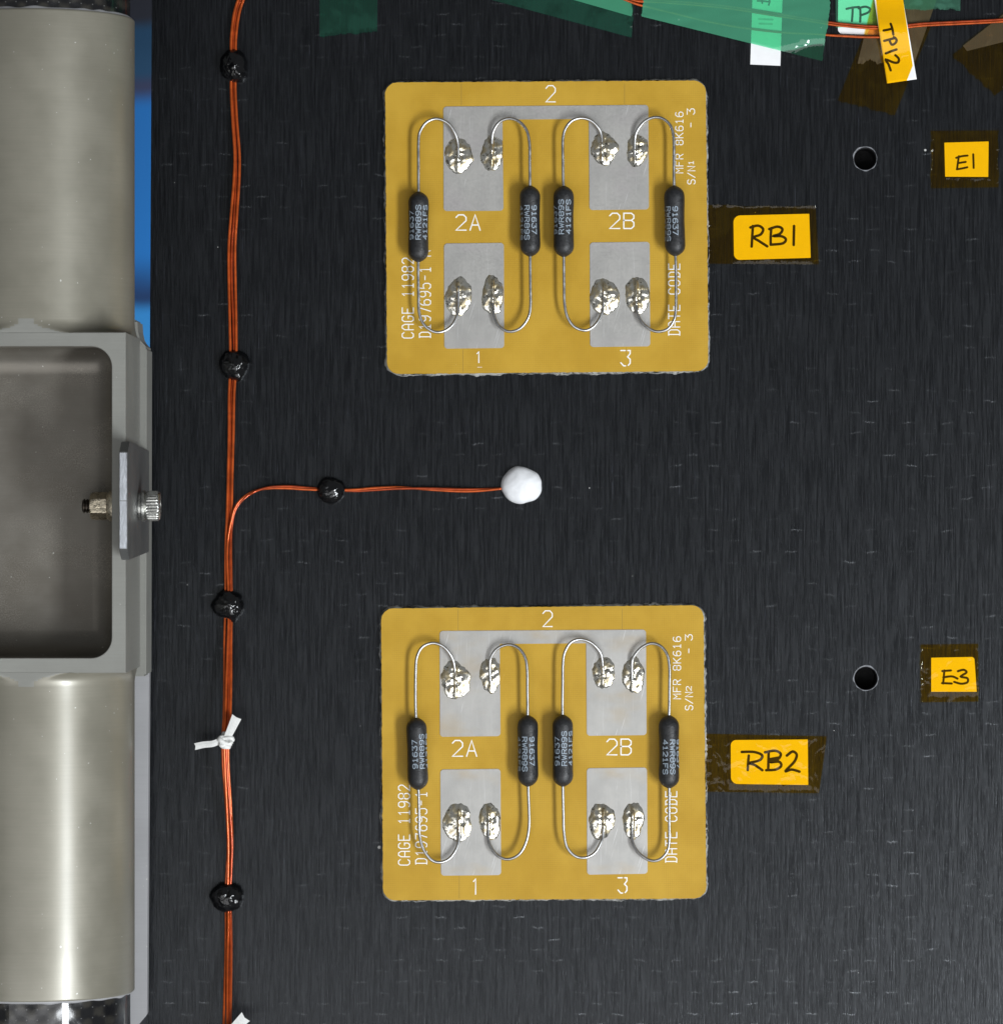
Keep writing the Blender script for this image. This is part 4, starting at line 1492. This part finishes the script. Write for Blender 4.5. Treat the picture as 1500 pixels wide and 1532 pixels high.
def build_block():
    n = 10
    bands = []
    # outer loop matched point for point with the pocket loop
    outer = rr_loop(x_l, x_r, y_bot, y_top, 0.6, n)
    o2 = rr_loop(x_l + 0.9, x_r - 0.9, y_bot + 0.9, y_top - 0.9, 0.6, n)
    inner = rr_loop(px_l, px_r, py_b, py_t, 30, n)
    bands.append((rr_loop(x_l, x_r, y_bot, y_top, 0.6, n), 30))
    bands.append((outer, ZF - 0.9))
    bands.append((o2, ZF))
    bands.append((inner, ZF))
    bands.append((rr_loop(px_l + .8, px_r - .8, py_b + .8, py_t - .8, 29.4, n), ZF - 0.8))
    v, f = [], []
    m = len(outer)
    for lp, z in bands:
        v += [(x, y, z) for x, y in lp]
    for b in range(len(bands) - 1):
        for k in range(m):
            k2 = (k + 1) % m
            f.append((b * m + k, b * m + k2, (b + 1) * m + k2, (b + 1) * m + k))
    f.append(tuple(range(m)))
    mk('block', v, f, M['block_coat'], joint, sharp=R(25))
    # pocket lining
    depth, fr = 102.0, 36.0
    v, f = [], []
    loops = [(0.82, ZF - 0.85), (1.2, ZF - depth + fr)]
    for k in range(1, 9):
        a = R(90 * k / 8)
        loops.append((1.2 + fr * (1 - math.cos(a)), ZF - depth + fr - fr * math.sin(a)))
    for ins, z in loops:
        r = max(3, 30 - ins * 0.75)
        lp = rr_loop(px_l + ins, px_r - ins, py_b + ins, py_t - ins, r, n)
        v += [(x, y, z) for x, y in lp]
    for b in range(len(loops) - 1):
        for k in range(m):
            k2 = (k + 1) % m
            f.append((b * m + k, b * m + k2, (b + 1) * m + k2, (b + 1) * m + k))
    f.append(tuple((len(loops) - 1) * m + k for k in range(m)))
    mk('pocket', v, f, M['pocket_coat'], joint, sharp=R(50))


build_block()


def socket(y_rim, y_join, sgn):
    """sleeve from the tube rim to the block, flaring into it; sgn +1 = above the block"""
    L = abs(y_rim - y_join)
    prof = [(0, RT - 9), (0.01, RT - 1.6), (1.5, RT - 0.2), (3.0, RT)]
    prof += [(L * t, RT) for t in (0.15, 0.3, 0.45, 0.6, 0.75, 0.9)]
    fl_ = 18.0
    prof.append((L - fl_ - 2, RT))
    for k in range(1, 10):
        a = R(90 * k / 9)
        prof.append((L - fl_ + fl_ * math.sin(a), RT + 0.0 + 16.0 * (1 - math.cos(a))))

    def rm(s, r, a):
        return r
    v, f = lathe_geo((AX, y_rim, ZA), (0, -sgn, 0), prof, 160, rm, zmax=ZF - 0.06)
    # keep the flare inside the block width
    v = [Vector((min(max(p.x, x_l + 0.2), x_r - 0.2) if abs(p.y - y_join) < 20 else p.x, p.y, p.z)) for p in v]
    so = mk('socket', v, f, M['socket_coat'], joint, sharp=R(40))
    so.data.materials.append(M['block_coat'])
    zl = (ZF - 0.5) * S - so.matrix_basis.translation.z - joint.location.z
    for p in so.data.polygons:
        if all(so.data.vertices[i].co.z > zl for i in p.vertices) and abs((p.center.y + so.location.y) / S - y_join) < 19:
            p.material_index = 1


socket(YF(11.5), y_top - 0.4, 1)
socket(YF(1500), y_bot + 0.4, -1)
# carbon tubes glued into both sockets
for y0, y1, nm in ((YF(14), YF(-330), 0), (YF(1494), YF(1880), 1)):
    d = 1 if y1 > y0 else -1
    v, f = lathe_geo((AX, y0, ZA), (0, d, 0), [(0, RT - 6), (abs(y1 - y0) * 0.5, RT - 6), (abs(y1 - y0), RT - 6)], 128)
    mk('carbon_tube', v, f, M['tube_weave'], joint, sharp=R(40))
    # bead of grey glue in the joint
    vs, fs = [], []
    na = 160
    ye = YF(11.5) if nm == 0 else YF(1500)
    for k in range(na):
        a = 2 * math.pi * k / na
        w = 3.2 + 2.2 * noise.noise(Vector((math.cos(a) * 6, math.sin(a) * 6, nm * 5)))
        for s, r in ((-0.6, RT - 2.6), (w * 0.5, RT - 3.2), (w, RT - 5.8)):
            vs.append((AX + r * math.sin(a), ye + d * s, ZA + r * math.cos(a)))
    for k in range(na):
        k2 = (k + 1) % na
        for j in range(2):
            fs.append((k * 3 + j, k2 * 3 + j, k2 * 3 + j + 1, k * 3 + j + 1))
    mk('glue_bead', vs, fs, M['flange_coat'], joint)

# mounting flange under the joint
zf_ = 60.0
fx = lambda px: (px - CX) * (D - zf_) / D
ol = [(fx(120), YF(985, zf_)), (fx(203), YF(985, zf_)), (fx(222.9), YF(985, zf_)), (fx(219.6), YF(1519, zf_)), (fx(207), YF(1534, zf_)), (fx(120), YF(1560, zf_))]
v, f = prism_geo(ol, 30, zf_)
mk('flange', v, f, M['flange_coat'], joint, smooth=False, bevel=1.0)
# base rail beside the block, chamfered at its upper end
zr = 130.0
gx = lambda px: (px - CX) * (D - zr) / D
ol = [(gx(150), YF(478, zr)), (gx(205), YF(478, zr)), (gx(206), YF(495, zr)), (gx(209), YF(508, zr)), (gx(219.5), YF(520, zr)), (gx(218.5), YF(1012, zr)), (gx(150), YF(1012, zr))]
v, f = prism_geo(ol, 32, zr)
mk('base_rail', v, f, M['block_coat'], joint, smooth=False, bevel=3.0)

# ------------------------------------------------------------------ bracket plate, bolt and nut
zk = 472.0
kx0 = (178.3 - CX) * (D - zk) / D
kx1 = kx0 + 11.5
ka, kb = YF(660, zk), YF(838, zk)
br = empty('clip_bracket', (kx0, 0, 120), 'upright steel clip plate with chamfered corners bolted beside the pocket', 'bracket')
# outline in the y-z plane
yz = [(kb + 8, 115), (kb, 440), (kb + 15, zk), (ka - 15, zk), (ka, 440), (ka - 8, 115)]
v = [(kx0, y, z) for y, z in yz] + [(kx1, y, z) for y, z in yz]
n = len(yz)
f = [tuple(range(n)), tuple(range(n, 2 * n))] + [(i, (i + 1) % n, n + (i + 1) % n, n + i) for i in range(n)]
pl = mk('plate', v, f, M['bracket_face'], br, smooth=False, bevel=0.8)
# machined bright land along the top edge
v, f = box_geo((kx0 + 0.9, kb + 16, zk + 0.0), (kx1 - 0.9, (ka + kb) / 2 - 0.6, zk + 0.5))
mk('machined_edge', v, f, M['bracket_cut'], br, smooth=False)
v, f = box_geo((kx0 + 0.9, (ka + kb) / 2 + 0.2, zk + 0.0), (kx1 - 0.9, ka - 16, zk + 0.9))
mk('machined_edge', v, f, M['bracket_cut'], br, smooth=False)

ZBOLT = 300.0
bx = lambda px: (px - CX) * (D - ZBOLT) / D
by = YF(757, ZBOLT)
bolt = empty('bolt', (bx(222), by, ZBOLT), 'steel knurled socket head bolt clamping the clip plate', 'bolt')
# washers stacked on the shank
hx0 = kx1 + 2
wash = []
for nm, x0, x1, r, lab in (('washer', kx1 + 0.1, kx1 + 4.6, 19.5, 'thin steel washer against the clip plate'), ('lock_washer', kx1 + 4.7, kx1 + 10, 22.6, 'thicker steel washer under the bolt head')):
    t = x1 - x0
    v, f = lathe_geo((x0, by, ZBOLT), (1, 0, 0), [(0, 9), (0, r - 1.4), (0.5, r - 0.4), (t / 2, r), (t - 0.5, r - 0.4), (t, r - 1.4), (t, 9)], 48)
    o = mk('washer', v, f, M['steel'], None, sharp=R(50))
    tag(o, lab, 'washer')
h0 = kx1 + 10.1
hl = bx(240) - h0
nk = 30


def knurl(s, r, a):
    if hl * 0.16 < s < hl * 0.86 and r > 18:
        return r + 0.7 * math.cos(a * nk)
    return r


prof = [(0, 9), (0, 19.6), (0.8, 20.6), (hl * 0.15, 20.8), (hl * 0.17, 21.0), (hl * 0.3, 21.0), (hl * 0.45, 21.0), (hl * 0.6, 21.0), (hl * 0.75, 21.0), (hl * 0.85, 21.0), (hl * 0.87, 20.6), (hl - 1.6, 20.2), (hl - 0.4, 19.0), (hl, 17.4),
        (hl, 10.5), (hl - 9, 10.2), (hl - 9, 0.1)]
v, f = lathe_geo((h0, by, ZBOLT), (1, 0, 0), prof, nk * 8, knurl)
mk('head', v, f, M['steel'], bolt, sharp=R(60))
# threaded shank through the wall and out of the nut
xe = bx(123)
Ls = h0 + 2 - xe
prof = [(0, 6.5), (0.6, 8.6)]
s = 1.0
while s < 40:
    prof += [(s, 8.4), (s + 1.6, 10.4), (s + 2.3, 10.4), (s + 3.8, 8.4)]
    s += 4.2
prof += [(s + 1, 9), (Ls, 9)]
v, f = lathe_geo((xe, by, ZBOLT), (1, 0, 0), prof, 32)
mk('threaded_shank', v, f, M['thread_dark'], bolt, sharp=R(50))
# flanged hex nut
n0, n1 = bx(135.5), bx(160.5)
nut = empty('nut', ((n0 + n1) / 2, by, ZBOLT), 'pale hexagonal flanged nut threaded on the bolt inside the pocket', 'nut')


def hexr(s, r, a):
    if r < 15:
        return r
    aa = (a + math.pi / 6) % (math.pi / 3) - math.pi / 6
    return min(17.2 / math.cos(aa), r)


tn = n1 - n0
v, f = lathe_geo((n0, by, ZBOLT), (1, 0, 0), [(0, 10.2), (0, 17.0), (1.8, 19.2), (tn * 0.5, 20.2), (tn - 1, 20.2), (tn, 19.5), (tn, 10.2)], 72, hexr)
mk('hex', v, f, M['nut_brass'], nut, sharp=R(30))
xw = px_r - 1.4
tf = xw - n1
v, f = lathe_geo((n1 - 0.2, by, ZBOLT), (1, 0, 0), [(0, 10), (0, 18.5), (tf * 0.35, 22.0), (tf * 0.7, 23.2), (tf, 23.4), (tf + 0.1, 10)], 48)
mk('nut_flange', v, f, M['nut_brass'], nut, sharp=R(50))
